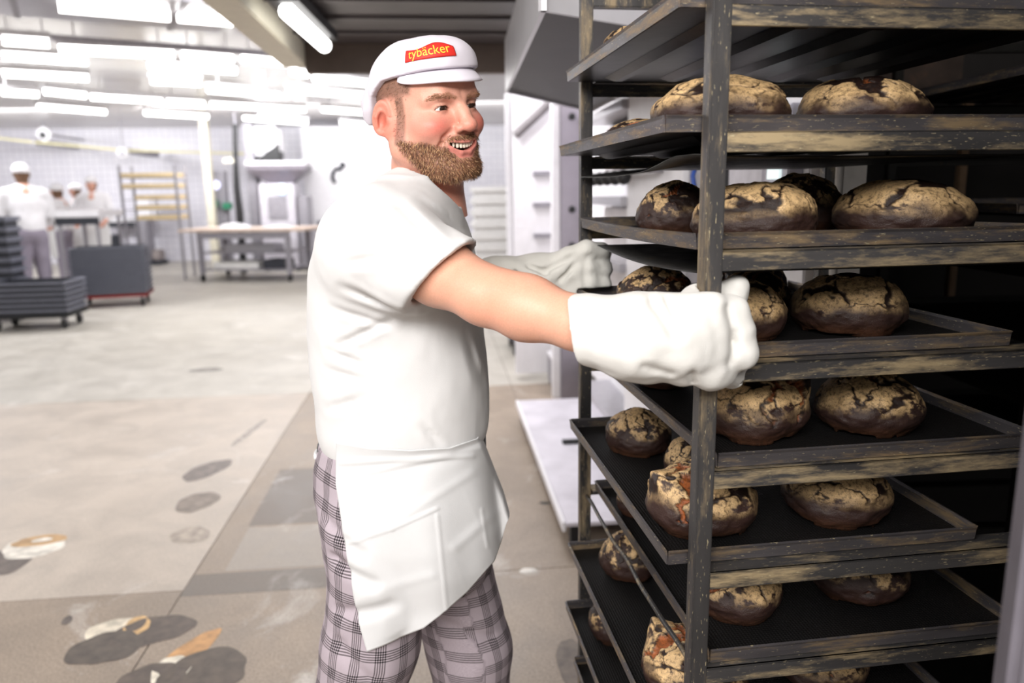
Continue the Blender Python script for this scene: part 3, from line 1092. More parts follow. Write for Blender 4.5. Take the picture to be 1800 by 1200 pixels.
# --- hair strands
def strands(name, mask, count, length, down, cols, seed, jitter=0.35, width=0.00042):
    rs = np.random.RandomState(seed)
    p = mask / mask.sum()
    ids = rs.choice(len(hv), count, p=p)
    tri = hf
    nrm = np.zeros_like(hv)
    fn = np.cross(hv[tri[:, 1]] - hv[tri[:, 0]], hv[tri[:, 2]] - hv[tri[:, 0]])
    for k in range(4):
        np.add.at(nrm, tri[:, k], fn)
    nrm /= np.linalg.norm(nrm, axis=1)[:, None] + 1e-9
    P = hv[ids] + rs.normal(size=(count, 3)) * 0.0006; N = nrm[ids]
    if name == 'eyebrow_hair':
        down = np.array(down) * np.stack([np.sign(P[:, 0]), np.ones(count), np.ones(count)], 1)
    d = N * (0.55 if name != 'eyebrow_hair' else 0.2) + np.array(down) + rs.normal(size=(count, 3)) * jitter
    d /= np.linalg.norm(d, axis=1)[:, None]
    L = length * rs.uniform(0.5, 1.2, count)[:, None]
    side = np.cross(d, N); side /= np.linalg.norm(side, axis=1)[:, None] + 1e-9
    mid = P + d * L * 0.55; tip = P + d * L + np.array(down) * L * 0.35
    V = np.stack([P - side * width - N * 0.001, P + side * width - N * 0.001, mid + side * width * 0.8, mid - side * width * 0.8, tip + side * width * 0.15, tip - side * width * 0.15], 1).reshape(-1, 3)
    b = np.arange(count)[:, None] * 6
    F = np.concatenate([b + np.array([[0, 1, 2, 3]]), b + np.array([[3, 2, 4, 5]])])
    ci = rs.randint(0, len(cols), count)
    c = lin_np(np.array(cols))[ci] * rs.uniform(0.7, 1.25, count)[:, None]
    o = np_mesh(name, head_to_world(V) + B_INV, F, M_hair, baker, col=np.repeat(c, 6, 0), smooth=False)
    o['kind'] = 'stuff'
    return o


strands('beard', beard * (beard > 0.25), 9000, 0.0065, (0.0, -0.12, -0.75), [(150, 104, 74), (116, 80, 58), (196, 156, 116), (96, 66, 50)], 1)
bm_ = sstep(0.002, -0.002, db) * (VM[:, 1] < -0.06)
strands('eyebrow_hair', bm_, 420, 0.0045, (0.9, 0.3, -0.05), [(168, 126, 94), (140, 102, 76)], 2, 0.12, 0.0003)
tm = np.maximum(hair * (hv[:, 2] < 0.055), np.maximum(side, nape)) * (VM[:, 0] < 0.0825)
strands('short_hair', tm, 2600, 0.005, (0.0, 0.35, -0.55), [(120, 88, 66), (96, 70, 54)], 3, 0.3, 0.0003)

# --- cap
def cap_cut(P):
    """height of the cap's lower edge"""
    return np.interp(P[..., 1], [-0.13, -0.08, -0.03, 0.01, 0.05, 0.09, 0.13], [0.064, 0.062, 0.056, 0.050, 0.026, -0.024, -0.040])


def cap_sdf(P):
    d = s_ell(P, (0, 0.002, 0.036), (0.0890, 0.1140, 0.0850))
    d = smin(d, s_ell(P, (0, -0.060, 0.080), (0.060, 0.043, 0.032)), 0.03)
    a = np.arctan2(P[..., 0], P[..., 1])
    back = np.exp(-(a / 0.9) ** 2)
    d = smin(d, s_ell(P, (0, 0.084, 0.004), (0.072, 0.050, 0.050)), 0.03)
    d = d - 0.0055 * back * np.sin(a * 26 + 3 * np.sin(P[..., 2] * 60)) * sstep(0.05, -0.02, P[..., 2])
    d = d + (fbm(P * 28, 2, 4) - 0.5) * 0.004
    return smax(d, cap_cut(P) - P[..., 2], 0.004)


cv, cf = surface_nets(cap_sdf, (-0.11, -0.125, -0.05), (0.11, 0.15, 0.15), 0.0024)
cv = relax(cv, cf, 2)
cap = np_mesh('cap', head_to_world(cv) + B_INV, cf, M_cap, baker)
# peak: a curved stiff sheet
vs, fs = [], []
na, nr = 36, 10
for i in range(na + 1):
    a = (i / na - 0.5) * math.radians(138)
    inner = np.array([0.081 * math.sin(a), 0.010 - 0.100 * math.cos(a)])
    ln = 0.033 * max(0.0, 1 - (a / math.radians(70)) ** 2) ** 0.7
    for j in range(nr + 1):
        s = j / nr
        p = inner + np.array([math.sin(a) * 0.55, -math.cos(a)]) * ln * s - np.array([math.sin(a), -math.cos(a)]) * 0.006 * (1 - s)
        z = float(np.interp(inner[1], [-0.13, -0.08, -0.03, 0.01, 0.05], [0.064, 0.062, 0.056, 0.047, 0.02])) + 0.006 - (0.018 * s * s + 0.010 * s) * ln / 0.033 - 0.05 * abs(math.sin(a)) ** 3 * s * 0.3
        vs.append((p[0], p[1], z))
for i in range(na):
    for j in range(nr):
        k = i * (nr + 1) + j
        fs.append((k, k + nr + 1, k + nr + 2, k + 1))
pv = head_to_world(np.array(vs)) + B_INV
peak = obj('cap_peak', pv, fs, M_cap, cap, smooth=True)
so = peak.modifiers.new('thick', 'SOLIDIFY'); so.thickness = 0.003; so.offset = 0
# badge with lettering, laid on the cap's front panel
from mathutils.bvhtree import BVHTree
cap_bvh = BVHTree.FromPolygons([tuple(v) for v in cv], [tuple(f) for f in cf])


def on_cap(u, v, off):
    """u along the badge (his right to left), v up; in head coordinates"""
    a = math.radians(-31.0) + u / 0.098
    o = Vector((0, 0.0, 0.060 + v * 0.75)); dr = Vector((math.sin(a), -math.cos(a), 0.30 + v * 3.0)).normalized()
    hit = cap_bvh.ray_cast(o + dr * 0.3, -dr)
    p, n = hit[0], hit[1]
    return np.array(p + n * off)


def badge_edge(u):
    return 0.0125 * (1 - 0.35 * (u / 0.045) ** 2) + (0.004 * math.sin(u * 90))


nu, nv = 40, 8
vs, fs = [], []
for i in range(nu + 1):
    u = -0.043 + 0.086 * i / nu
    lo_, hi_ = -0.0105 + 0.05 * abs(u) * 0.15, badge_edge(u)
    for j in range(nv + 1):
        vs.append(on_cap(u, lo_ + (hi_ - lo_) * j / nv, 0.0011))
for i in range(nu):
    for j in range(nv):
        k = i * (nv + 1) + j
        fs.append((k, k + nv + 1, k + nv + 2, k + 1))
badge = obj('badge', head_to_world(np.array(vs)) + B_INV, fs, plain('red_badge_cloth', (208, 38, 28), 0.6, var=0.1, scale=200), cap, smooth=True)
so = badge.modifiers.new('thick', 'SOLIDIFY'); so.thickness = 0.0012; so.offset = 0
badge['label'] = 'red cloth badge with yellow lettering'
cu = bpy.data.curves.new('lettering', 'FONT'); cu.body = 'tybäcker'; cu.size = 0.0215; cu.align_x = 'CENTER'; cu.extrude = 0.0; cu.resolution_u = 3
to = bpy.data.objects.new('lettering', cu); COL.objects.link(to)
bpy.context.view_layer.update()
tm_ = bpy.data.meshes.new_from_object(to.evaluated_get(bpy.context.evaluated_depsgraph_get()))
bpy.data.objects.remove(to)
bmx = bmesh.new(); bmx.from_mesh(tm_)
bmesh.ops.triangulate(bmx, faces=bmx.faces)
lv_ = [head_to_world(on_cap(v.co.x * 0.92, v.co.y - 0.0055 + 0.10 * v.co.x * 0.2, 0.0026)[None])[0] + B_INV for v in bmx.verts]
lf_ = [tuple(v.index for v in f.verts) for f in bmx.faces]
bmx.free(); bpy.data.meshes.remove(tm_)
lo = obj('lettering', lv_, lf_, plain('yellow_thread', (240, 200, 60), 0.5, var=0.08, scale=300), cap)
lo['label'] = 'yellow lettering'

# --- T-shirt
SL_END = W(775, 487, 1.165)
SL_N = np.array([0.66, -0.22, -0.72]); SL_N /= np.linalg.norm(SL_N)
AX = (E_R - S_R) / np.linalg.norm(E_R - S_R)


def creases(P):
    """folds in the jersey, as world-space furrows seen on the near side"""
    q = P[..., [0, 2]]
    out = 0
    for (xa, ya, xb, yb, dep, wid, yy) in CREASES:
        a = W(xa, ya, yy)[[0, 2]]; b = W(xb, yb, yy)[[0, 2]]
        ba = (b - a).astype(np.float32); pa = q - a.astype(np.float32)
        h = np.clip((pa @ ba) / float(ba @ ba), 0, 1)
        r = np.linalg.norm(pa - h[..., None] * ba, axis=-1)
        out = out + dep * (np.exp(-(r / wid) ** 2) - 0.45 * np.exp(-((r - 2.0 * wid) / wid) ** 2)) * np.sin(np.pi * np.clip(0.08 + 0.84 * h, 0, 1))
    return out * sstep(YC + 0.04, YC - 0.05, P[..., 1])


CREASES = [(612, 462, 725, 436, 0.006, 0.007, 1.2), (600, 505, 720, 548, 0.006, 0.007, 1.2), (585, 540, 690, 572, 0.004, 0.006, 1.25),
           (690, 560, 585, 612, 0.005, 0.006, 1.25), (570, 620, 640, 640, 0.004, 0.006, 1.25), (565, 655, 640, 668, 0.003, 0.006, 1.25),
           (818, 585, 846, 690, 0.004, 0.006, 1.3), (836, 590, 856, 660, 0.004, 0.005, 1.3), (575, 720, 650, 690, 0.004, 0.008, 1.28),
           (745, 740, 775, 775, 0.004, 0.006, 1.28), (700, 360, 790, 420, 0.005, 0.007, 1.22), (735, 350, 815, 420, 0.004, 0.006, 1.22), (640, 760, 620, 690, 0.003, 0.01, 1.28)]


def shirt_sdf(P):
    d = stack_sdf(P, T_ST, YC)
    sl = s_chain(P, [S_R + np.array([-0.012, 0.02, 0.0]), S_R * 0.60 + E_R * 0.40 + np.array([-0.008, 0, 0.0]), S_R * 0.25 + E_R * 0.75], [0.086, 0.0735, 0.070], 0.03)
    sl = smax(sl, (P - SL_END.astype(np.float32)) @ SL_N.astype(np.float32), 0.003)
    slL = s_chain(P, [S_L, S_L * 0.45 + E_L * 0.55], [0.082, 0.066], 0.03)
    slL = np.maximum(slL, (P - (S_L * 0.45 + E_L * 0.55).astype(np.float32)) @ ((E_L - S_L) / np.linalg.norm(E_L - S_L)).astype(np.float32))
    d = smin(d, sl, 0.05); d = smin(d, slL, 0.05)
    # slope from the neck to the shoulders
    nb = W(733, 352, YC)
    d = smin(d, s_chain(P, [nb, S_R + np.array([0, 0.03, 0.028])], [0.052, 0.055], 0.03), 0.05)
    d = smin(d, s_chain(P, [nb, S_L + np.array([0, -0.03, 0.028])], [0.052, 0.055], 0.03), 0.05)
    d = d + (fbm(P * 7, 2, 8) - 0.5) * 0.008 + (fbm(P * np.array([22, 22, 13], np.float32), 3, 18) - 0.5) * 0.0045 + creases(P)
    # neck opening
    ax_ = np.array([0.60, 0.0, 0.80]); c0 = W(750, 344, YC)
    d = smax(d, -s_cap(P, c0 + ax_ * 0.078, c0 + ax_ * 0.26, 0.084, 0.11), 0.005)
    # hollow of the sleeve round the arm
    d = smax(d, -np.maximum(arm_r_sdf(P) - 0.0055, -((P - (SL_END - AX * 0.045).astype(np.float32)) @ AX.astype(np.float32))), 0.002)
    return d


sv, sf = surface_nets(shirt_sdf, (-0.46, 0.98, 1.02), (0.10, 1.82, 1.72), 0.0042)
sv = relax(sv, sf, 2, 0.5)
shirt = np_mesh('shirt', sv + B_INV, sf, M_shirt, baker)
# ribbed collar band
ring = []
for k in range(40):
    a = 2 * math.pi * k / 40
    ring.append(a)

# --- checked trousers
def mat_check():
    N = Nodes('glen_check_cloth')
    at = N.n('ShaderNodeAttribute'); at.attribute_name = 'cloth'
    sep = N.n('ShaderNodeSeparateXYZ'); N.l(at.outputs['Vector'], sep.inputs[0])
    # distance from the middle of the repeat in u and v
    def fr(sock, per):
        a = N.n('ShaderNodeMath', operation='DIVIDE'); a.inputs[1].default_value = per; N.l(sock, a.inputs[0])
        b = N.n('ShaderNodeMath', operation='FRACT'); N.l(a.outputs[0], b.inputs[0])
        return b.outputs[0]
    bands = [(0.0, 0), (0.30, 1), (0.345, 0), (0.39, 1), (0.435, 0), (0.48, 1), (0.525, 0), (0.57, 1), (0.615, 0), (0.66, 1), (0.705, 0)]
    lines = []
    for ax in (0, 1):
        nd = N.n('ShaderNodeValToRGB'); nd.color_ramp.interpolation = 'CONSTANT'
        e = nd.color_ramp.elements
        while len(e) < len(bands):
            e.new(0.5)
        for el, (p, v) in zip(e, bands):
            el.position = p; el.color = (v, v, v, 1)
        N.l(fr(sep.outputs[ax], 0.048 if ax == 0 else 0.052), nd.inputs['Fac'])
        lines.append(nd.outputs['Color'])
    both_ = N.mix(1.0, lines[0], lines[1], 'MULTIPLY')
    one = N.mix(1.0, lines[0], lines[1], 'LIGHTEN')
    c = N.mix(one, lin((176, 164, 172)), lin((104, 96, 100)))
    c = N.mix(both_, c, lin((26, 24, 28)))
    fine = N.noise(at.outputs['Vector'], 1500, 2)
    c = N.mix(1.0, c, N.ramp(fine, [(0.35, 0.8), (0.65, 1.15)]), 'MULTIPLY')
    N.bump(fine, 0.2, 0.001)
    return N.set(color=c, rough=0.85, spec=0.2)


def trousers_sdf(P):
    d = stack_sdf(P, H_ST, YC)
    d = smin(d, legs_sdf(P), 0.035)
    d = d + (fbm(P * np.array([9, 9, 6], np.float32), 3, 17) - 0.5) * 0.020
    for (xa, ya, xb, yb, yy, dep) in ((590, 985, 660, 1010, 1.26, 0.012), (575, 925, 640, 960, 1.26, 0.008), (600, 1075, 690, 1050, 1.26, 0.012), (780, 1090, 860, 1130, 1.42, 0.008), (600, 1130, 650, 1180, 1.26, 0.009)):
        a, b = W(xa, ya, yy).astype(np.float32), W(xb, yb, yy).astype(np.float32)
        q = P[..., [0, 2]]; a2, b2 = a[[0, 2]], b[[0, 2]]
        h = np.clip(((q - a2) @ (b2 - a2)) / float((b2 - a2) @ (b2 - a2)), 0, 1)
        r = np.linalg.norm(q - a2 - h[..., None] * (b2 - a2), axis=-1)
        d = d + dep * np.exp(-(r / 0.012) ** 2)
    d = np.maximum(d, 0.045 - P[..., 2])
    return d


tv, tf = surface_nets(trousers_sdf, (-0.52, 1.18, 0.03), (0.12, 1.66, 1.16), 0.0058)
tv = relax(tv, tf, 2)
pr = np.asarray(tv)
near = np.where(pr[:, 1] < YC, 1, 0)
zs_n = np.array([p[2] for p in LEG_N])[::-1]; xs_n = np.array([p[0] for p in LEG_N])[::-1]
zs_f = np.array([p[2] for p in LEG_F])[::-1]; xs_f = np.array([p[0] for p in LEG_F])[::-1]
lx = np.where(near, np.interp(pr[:, 2], zs_n, xs_n), np.interp(pr[:, 2], zs_f, xs_f)); ly = np.where(near, YN, YF)
ang = np.arctan2(pr[:, 0] - lx, -(pr[:, 1] - ly))
uvw = np.stack([ang * 0.098 + 1.0, pr[:, 2] + 0.10 * (pr[:, 0] - lx), np.zeros(len(pr))], 1)
M_check = mat_check()
trousers = np_mesh('trousers', tv + B_INV, tf, M_check, baker, uv=uvw)
trousers['label'] = 'grey and white checked trousers'
# studded belt line showing between shirt and apron
M_belt = plain('black_white_belt', (60, 58, 60), 0.5, var=0.9, scale=160)
vs, fs = [], []
nb = 48
for i in range(nb):
    a = 2 * math.pi * i / nb
    zc = W(705, 782, YC)[2]
    c, hx_, hy_ = np.interp(zc, H_ST[0], H_ST[1]), np.interp(zc, H_ST[0], H_ST[2]), np.interp(zc, H_ST[0], H_ST[3])
    for dz, g in ((-0.010, 0.003), (0.012, 0.003)):
        vs.append((c + (hx_ + g) * math.cos(a) + B_INV[0], (hy_ + g) * math.sin(a), zc + dz))
for i in range(nb):
    j = (i + 1) % nb
    fs.append((2 * i, 2 * j, 2 * j + 1, 2 * i + 1))
belt = obj('belt', vs, fs, M_belt, baker, smooth=True)
so = belt.modifiers.new('thick', 'SOLIDIFY'); so.thickness = 0.003

# --- apron: a cloth sheet wrapped round the hips, its left edge and hem hanging free
def curve(pts, s):
    pts = np.array(pts, float)
    L = np.r_[0, np.cumsum(np.linalg.norm(np.diff(pts, axis=0), axis=1))]; L /= L[-1]
    return np.array([np.interp(s, L, pts[:, 0]), np.interp(s, L, pts[:, 1])])


top_c = [(592, 776), (650, 786), (720, 790), (790, 786), (838, 770)]
left_c = [(592, 776), (591, 850), (604, 935), (625, 1030), (650, 1130)]
right_c = [(838, 770), (862, 830), (882, 880), (892, 915)]
hem_c = [(650, 1130), (700, 1120), (745, 1103), (772, 1082), (820, 1040), (868, 985), (892, 915)]
na_, nt_ = 110, 110
vs = []
Pg = np.zeros((nt_ + 1, na_ + 1, 2))
for j in range(nt_ + 1):
    t = j / nt_
    for i in range(na_ + 1):
        s = i / na_
        C_ = (1 - t) * curve(top_c, s) + t * curve(hem_c, s) + (1 - s) * curve(left_c, t) + s * curve(right_c, t)
        C_ -= (1 - s) * (1 - t) * np.array(top_c[0]) + s * (1 - t) * np.array(top_c[-1]) + (1 - s) * t * np.array(hem_c[0]) + s * t * np.array(hem_c[-1])
        Pg[j, i] = C_
AP = np.zeros((nt_ + 1, na_ + 13, 3))
for j in range(nt_ + 1):
    t = j / nt_
    for i in range(na_ + 1):
        s = i / na_
        px, py = Pg[j, i]
        y = YC - 0.12
        for _ in range(3):
            p = W(px, py, y)
            cx_ = np.interp(p[2], H_ST[0], H_ST[1]); hx_ = np.interp(p[2], H_ST[0], H_ST[2]) + 0.016; hy_ = np.interp(p[2], H_ST[0], H_ST[3]) + 0.012
            k = np.clip((p[0] - cx_) / hx_, -0.96, 0.985)
            y = YC - hy_ * (1 - abs(k) ** 2.3) ** (1 / 2.3) - 0.010 * t
        # soft hanging folds and ironed creases
        f = 0.005 * t * math.sin(s * 9 + 1.5) + 0.004 * t * math.sin(s * 17 + 4 * t)
        ridge = 0
        tops = 0.006 * math.exp(-(t / 0.03) ** 2) + 0.003 * math.sin(26 * t + 4 * s) * math.exp(-(t / 0.14) ** 2) * (0.4 + s)
        p = W(px, py, y + f - ridge - tops)
        AP[j, i] = p
for _ in range(24):
    Q = AP[:, :na_ + 1].reshape(-1, 3).astype(np.float32)
    dd = trousers_sdf(Q)
    Q[:, 1] -= np.clip(0.007 - dd, 0, 0.02)
    A_ = Q.reshape(nt_ + 1, na_ + 1, 3).astype(float)
    Y_ = A_[..., 1].copy()
    Y_[1:-1, 1:-1] = 0.5 * Y_[1:-1, 1:-1] + 0.125 * (Y_[:-2, 1:-1] + Y_[2:, 1:-1] + Y_[1:-1, :-2] + Y_[1:-1, 2:])
    A_[..., 1] = np.minimum(Y_, A_[..., 1] + 0.004)
    AP[:, :na_ + 1] = A_
for (xa, ya, xb, yb, am, wd_) in ((612, 953, 690, 928, 0.0022, 3.0), (690, 928, 768, 893, 0.0022, 3.0), (768, 905, 786, 1085, 0.0020, 3.0), (846, 895, 856, 960, 0.0022, 3.0), (600, 812, 830, 800, 0.003, 5.0), (640, 830, 845, 785, 0.003, 6.0), (720, 900, 830, 830, 0.002, 8.0), (640, 1040, 760, 1010, 0.0016, 9.0), (800, 960, 870, 900, 0.003, 9.0)):
    a_, b_ = np.array([xa, ya]), np.array([xb, yb])
    h_ = np.clip(((Pg - a_) @ (b_ - a_)) / float((b_ - a_) @ (b_ - a_)), 0, 1)
    r_ = np.linalg.norm(Pg - a_ - h_[..., None] * (b_ - a_), axis=-1)
    AP[:, :na_ + 1, 1] -= am * np.exp(-(r_ / wd_) ** 2)
for j in range(nt_ + 1):
    p0 = AP[j, na_].copy()
    for e in range(1, 13):
        q = e / 12
        AP[j, na_ + e] = p0 + np.array([0.010 * math.sin(q * 2.2) - 0.055 * q * q, 0.20 * q, -0.02 * q])
nc_ = na_ + 13
fs = [(j * nc_ + i, j * nc_ + i + 1, (j + 1) * nc_ + i + 1, (j + 1) * nc_ + i) for j in range(nt_) for i in range(nc_ - 1)]
apron = obj('apron', AP.reshape(-1, 3) + B_INV, fs, M_apron, baker, smooth=True)
so = apron.modifiers.new('thick', 'SOLIDIFY'); so.thickness = 0.002
# apron strings running back round the hip
zc = W(600, 790, YC)[2]
pts = []
for a in np.linspace(math.radians(200), math.radians(120), 16):
    c, hx_, hy_ = (np.interp(zc, H_ST[0], v) for v in H_ST[1:])
    pts.append((c + (hx_ + 0.004) * math.cos(a) + B_INV[0], (hy_ + 0.004) * math.sin(a), zc + 0.004 * math.sin(a * 6)))
MB().tube(pts, 0.004, 8).build('apron_string', M_apron, baker, smooth=True)

# --- shoes
M_shoe = plain('white_work_shoe', (214, 210, 204), 0.6)
for (p, yy) in ((LEG_N[3], YN), (LEG_F[3], YF)):
    def shoe_sdf(P):
        d = s_chain(P, [(p[0] - 0.045, yy, 0.052), (p[0] + 0.02, yy, 0.062), (p[0] + 0.17, yy, 0.035)], [0.046, 0.052, 0.034], 0.03)
        d = smin(d, s_cap(P, (p[0] - 0.02, yy, 0.07), (p[0] - 0.01, yy, 0.12), 0.048, 0.05), 0.03)
        return np.maximum(d, 0.002 - P[..., 2])
    v, f = surface_nets(shoe_sdf, (p[0] - 0.15, yy - 0.1, -0.01), (p[0] + 0.25, yy + 0.1, 0.18), 0.009)
    np_mesh('shoe', relax(v, f, 1) + B_INV, f, M_shoe, baker)

# --- gloves
def glove_near(P):
    a, b, c = W(1014, 578, 0.992), W(1120, 592, 0.965), W(1180, 594, 0.958)
    d = s_chain(P, [a, b, c], [0.0475, 0.0530, 0.050], 0.02)
    n = ((b - a) / np.linalg.norm(b - a)).astype(np.float32)
    nn = n + np.array([0.0, 0.0, 0.28], np.float32); nn /= np.linalg.norm(nn)
    d = smax(d, -((P - W(1016, 578, 0.992).astype(np.float32)) @ nn), 0.003)
    d = smax(d, -np.maximum(arm_r_sdf(P) - 0.004, ((P - a.astype(np.float32)) @ n) - 0.05), 0.003)
    q = (P - W(1212, 595, 0.958).astype(np.float32))
    d = smin(d, s_ell(q, (0, 0, 0), (0.050, 0.032, 0.056)), 0.03)
    for k, (py, x1, x2, r) in enumerate(((543, 1290, 1280, 0.0180), (578, 1300, 1302, 0.0190), (616, 1306, 1310, 0.0190), (652, 1270, 1288, 0.0175))):
        e = s_chain(P, [W(1215, py, 0.958), W(1250, py + 1, 0.955), W(x1 - 4, py + 4, 0.968), W(x2 - 2, py + 6, 1.020), W(1276, py + 8, 1.050)], [r * 1.05, r * 1.1, r, r * 0.95, r * 0.85], 0.012)
        d = smin(d, e, 0.011)
    th = s_chain(P, [W(1195, 560, 0.970), W(1222, 528, 1.030), W(1258, 522, 1.062), W(1288, 520, 1.052), W(1296, 502, 1.045)], [0.026, 0.020, 0.0175, 0.0165, 0.0145], 0.014)
    d = smin(d, th, 0.012)
    # lumps of the padded seam below
    for x, y in ((1195, 655), (1245, 668), (1140, 655)):
        d = smin(d, np.linalg.norm(P - W(x, y, 0.965).astype(np.float32), axis=-1) - 0.014, 0.02)
    d = d + (fbm(P * 22, 3, 33) - 0.5) * 0.009
    for (xa, ya, xb, yb, dep, wd) in ((1148, 535, 1180, 585, 0.006, 0.007), (1176, 532, 1192, 575, 0.005, 0.006), (1130, 640, 1178, 655, 0.004, 0.006), (1284, 545, 1298, 610, 0.005, 0.006), (1215, 655, 1222, 675, 0.006, 0.005), (1300, 590, 1286, 640, 0.004, 0.006), (1060, 560, 1130, 575, 0.002, 0.008)):
        a_, b_ = W(xa, ya, 0.93)[[0, 2]].astype(np.float32), W(xb, yb, 0.93)[[0, 2]].astype(np.float32)
        q2 = P[..., [0, 2]] - a_
        h_ = np.clip((q2 @ (b_ - a_)) / float((b_ - a_) @ (b_ - a_)), 0, 1)
        d = d + dep * np.exp(-(np.linalg.norm(q2 - h_[..., None] * (b_ - a_), axis=-1) / wd) ** 2) * (P[..., 1] < 0.985)
    # post passes through the fist
    R = np.array([[math.cos(RACK_ROT), math.sin(RACK_ROT)], [-math.sin(RACK_ROT), math.cos(RACK_ROT)]], np.float32)
    l = (P[..., :2] - np.array([RACK_O.x, RACK_O.y], np.float32)) @ R.T
    box = np.maximum(np.abs(l[..., 0] - PT / 2), np.abs(l[..., 1] - PT / 2)) - (PT / 2 + 0.0008)
    rails = np.maximum(np.maximum(-0.001 - l[..., 1], l[..., 1] - 0.051), 0.02 - l[..., 0])
    tr_ = np.maximum(np.maximum(0.026 - l[..., 1], -0.022 - l[..., 0]), np.abs(P[..., 2] - LEV_Z[3] - RAIL_H - 0.011) - 0.0135)
    box = np.minimum(box, tr_)
    for k in (3, 2, 4):
        z = LEV_Z[k]
        rr = np.maximum(rails, np.maximum(z - 0.001 - P[..., 2], P[..., 2] - z - RAIL_H - 0.024))
        box = np.minimum(box, rr)
    return np.maximum(d, -box)


gv, gf = surface_nets(glove_near, W(1000, 690, 0.98) - np.array([0.02, 0.10, 0.03]), W(1330, 480, 1.0) + np.array([0.03, 0.10, 0.03]), 0.0027)
gv = relax(gv, gf, 2)
glove = np_mesh('glove', gv + B_INV, gf, M_glove, baker)
glove['label'] = 'clean white padded oven glove with a long cuff'


def glove_far(P):
    a, b, c = W(868, 490, 1.67), W(940, 482, 1.668), W(985, 475, 1.662)
    d = s_chain(P, [a, b, c], [0.050, 0.042, 0.038], 0.02)
    d = smin(d, s_ell(P - W(1010, 474, 1.660).astype(np.float32), (0, 0, 0), (0.042, 0.026, 0.046)), 0.025)
    for py, dx in ((440, 6), (468, 8), (496, 6), (522, 0)):
        e = s_chain(P, [W(1000, py + 12, 1.655), W(1030, py, 1.654), W(1052 + dx, py + 3, 1.672), W(1056 + dx, py + 20, 1.715), W(1046, py + 20, 1.742)], [0.021, 0.021, 0.0195, 0.0185, 0.016], 0.012)
        d = smin(d, e, 0.010)
    d = smin(d, s_chain(P, [W(985, 480, 1.66), W(1004, 498, 1.70), W(1020, 505, 1.745)], [0.024, 0.021, 0.018], 0.012), 0.012)
    d = d + (fbm(P * 26, 3, 41) - 0.5) * 0.012
    for (xa, ya, xb, yb) in ((1028, 462, 1030, 520), (955, 478, 1005, 452), (985, 492, 1012, 464), (1035, 452, 1062, 446), (930, 468, 960, 480), (905, 478, 930, 500)):
        d = smax(d, -(s_cap(P, W(xa, ya, 1.632), W(xb, yb, 1.632), 0.005)), 0.010)
    R = np.array([[math.cos(RACK_ROT), math.sin(RACK_ROT)], [-math.sin(RACK_ROT), math.cos(RACK_ROT)]], np.float32)
    l = (P[..., :2] - np.array([RACK_O.x, RACK_O.y], np.float32)) @ R.T
    box = np.maximum(np.abs(l[..., 0] - PT / 2), np.abs(l[..., 1] - RACK_D + PT / 2)) - (PT / 2 + 0.0008)
    box = np.minimum(box, np.maximum(PT - 0.002 - l[..., 0], np.maximum(l[..., 1] - RACK_D, RACK_D - 0.06 - l[..., 1])))
    box = np.minimum(box, np.maximum(np.maximum(np.maximum(0.026 - l[..., 1], l[..., 1] - 0.709), -0.022 - l[..., 0]), np.abs(P[..., 2] - LEV_Z[3] - RAIL_H - 0.008) - 0.018))
    return np.maximum(d, -box)


gv2, gf2 = surface_nets(glove_far, W(850, 560, 1.67) - np.array([0.03, 0.12, 0.03]), W(1085, 410, 1.7) + np.array([0.03, 0.10, 0.03]), 0.0035)
glove2 = np_mesh('glove', relax(gv2, gf2, 1) + B_INV, gf2, M_glove_shade, baker)
glove2['label'] = 'creased leather glove greyed by shade'
# ------------------------------------------------------------------ the bakery hall
HA = 0.094                                                 # the hall's length runs a little to the left of the view
HT = Matrix.Rotation(HA, 4, 'Z')
HI = HT.inverted()
CEIL = 3.2


def H(x, y, z=0.0):
    return HT @ Vector((x, y, z))


def hall_of(P):
    return HI @ Vector(P)


def hthing(name, x, y, z, label, cat, group=None, rz=0.0):
    return thing(name, H(x, y, z), label, cat, group, rz=HA + rz)


M_steel = plain('brushed_steel', (176, 174, 180), 0.32, 0.75, 0.08, 30)
M_steel_dull = plain('dull_steel', (150, 147, 154), 0.45, 0.35, 0.12, 18)
M_white = plain('white_enamel', (232, 230, 234), 0.4, 0, 0.04)
M_cream = plain('cream_paint', (222, 216, 196), 0.5, 0, 0.05)
M_black = plain('black_plastic', (24, 24, 26), 0.5)
M_crate = plain('dark_grey_crate_plastic', (46, 48, 56), 0.45, 0, 0.1)
M_crate_rim = plain('lit_crate_rim_plastic', (104, 106, 118), 0.4, 0, 0.1)  # light caught by the rims, painted as a paler crate colour
M_crate_w = plain('pale_crate_plastic', (216, 214, 212), 0.5, 0, 0.05)
M_red = plain('red_dolly_plastic', (120, 30, 30), 0.5, 0, 0.15)
M_wood = plain('pale_wood', (214, 192, 150), 0.6, 0, 0.15, 20)
M_table_wood = plain('scrubbed_table_wood', (216, 196, 182), 0.55, 0, 0.08, 12)
M_green = plain('green_plastic', (40, 120, 90), 0.5)
M_orange = plain('orange_plastic', (226, 110, 60), 0.5)
M_lamp = glow('lamp_tube', (255, 253, 250), 5.0)
M_lamp_body = plain('lamp_housing', (205, 203, 206), 0.5)


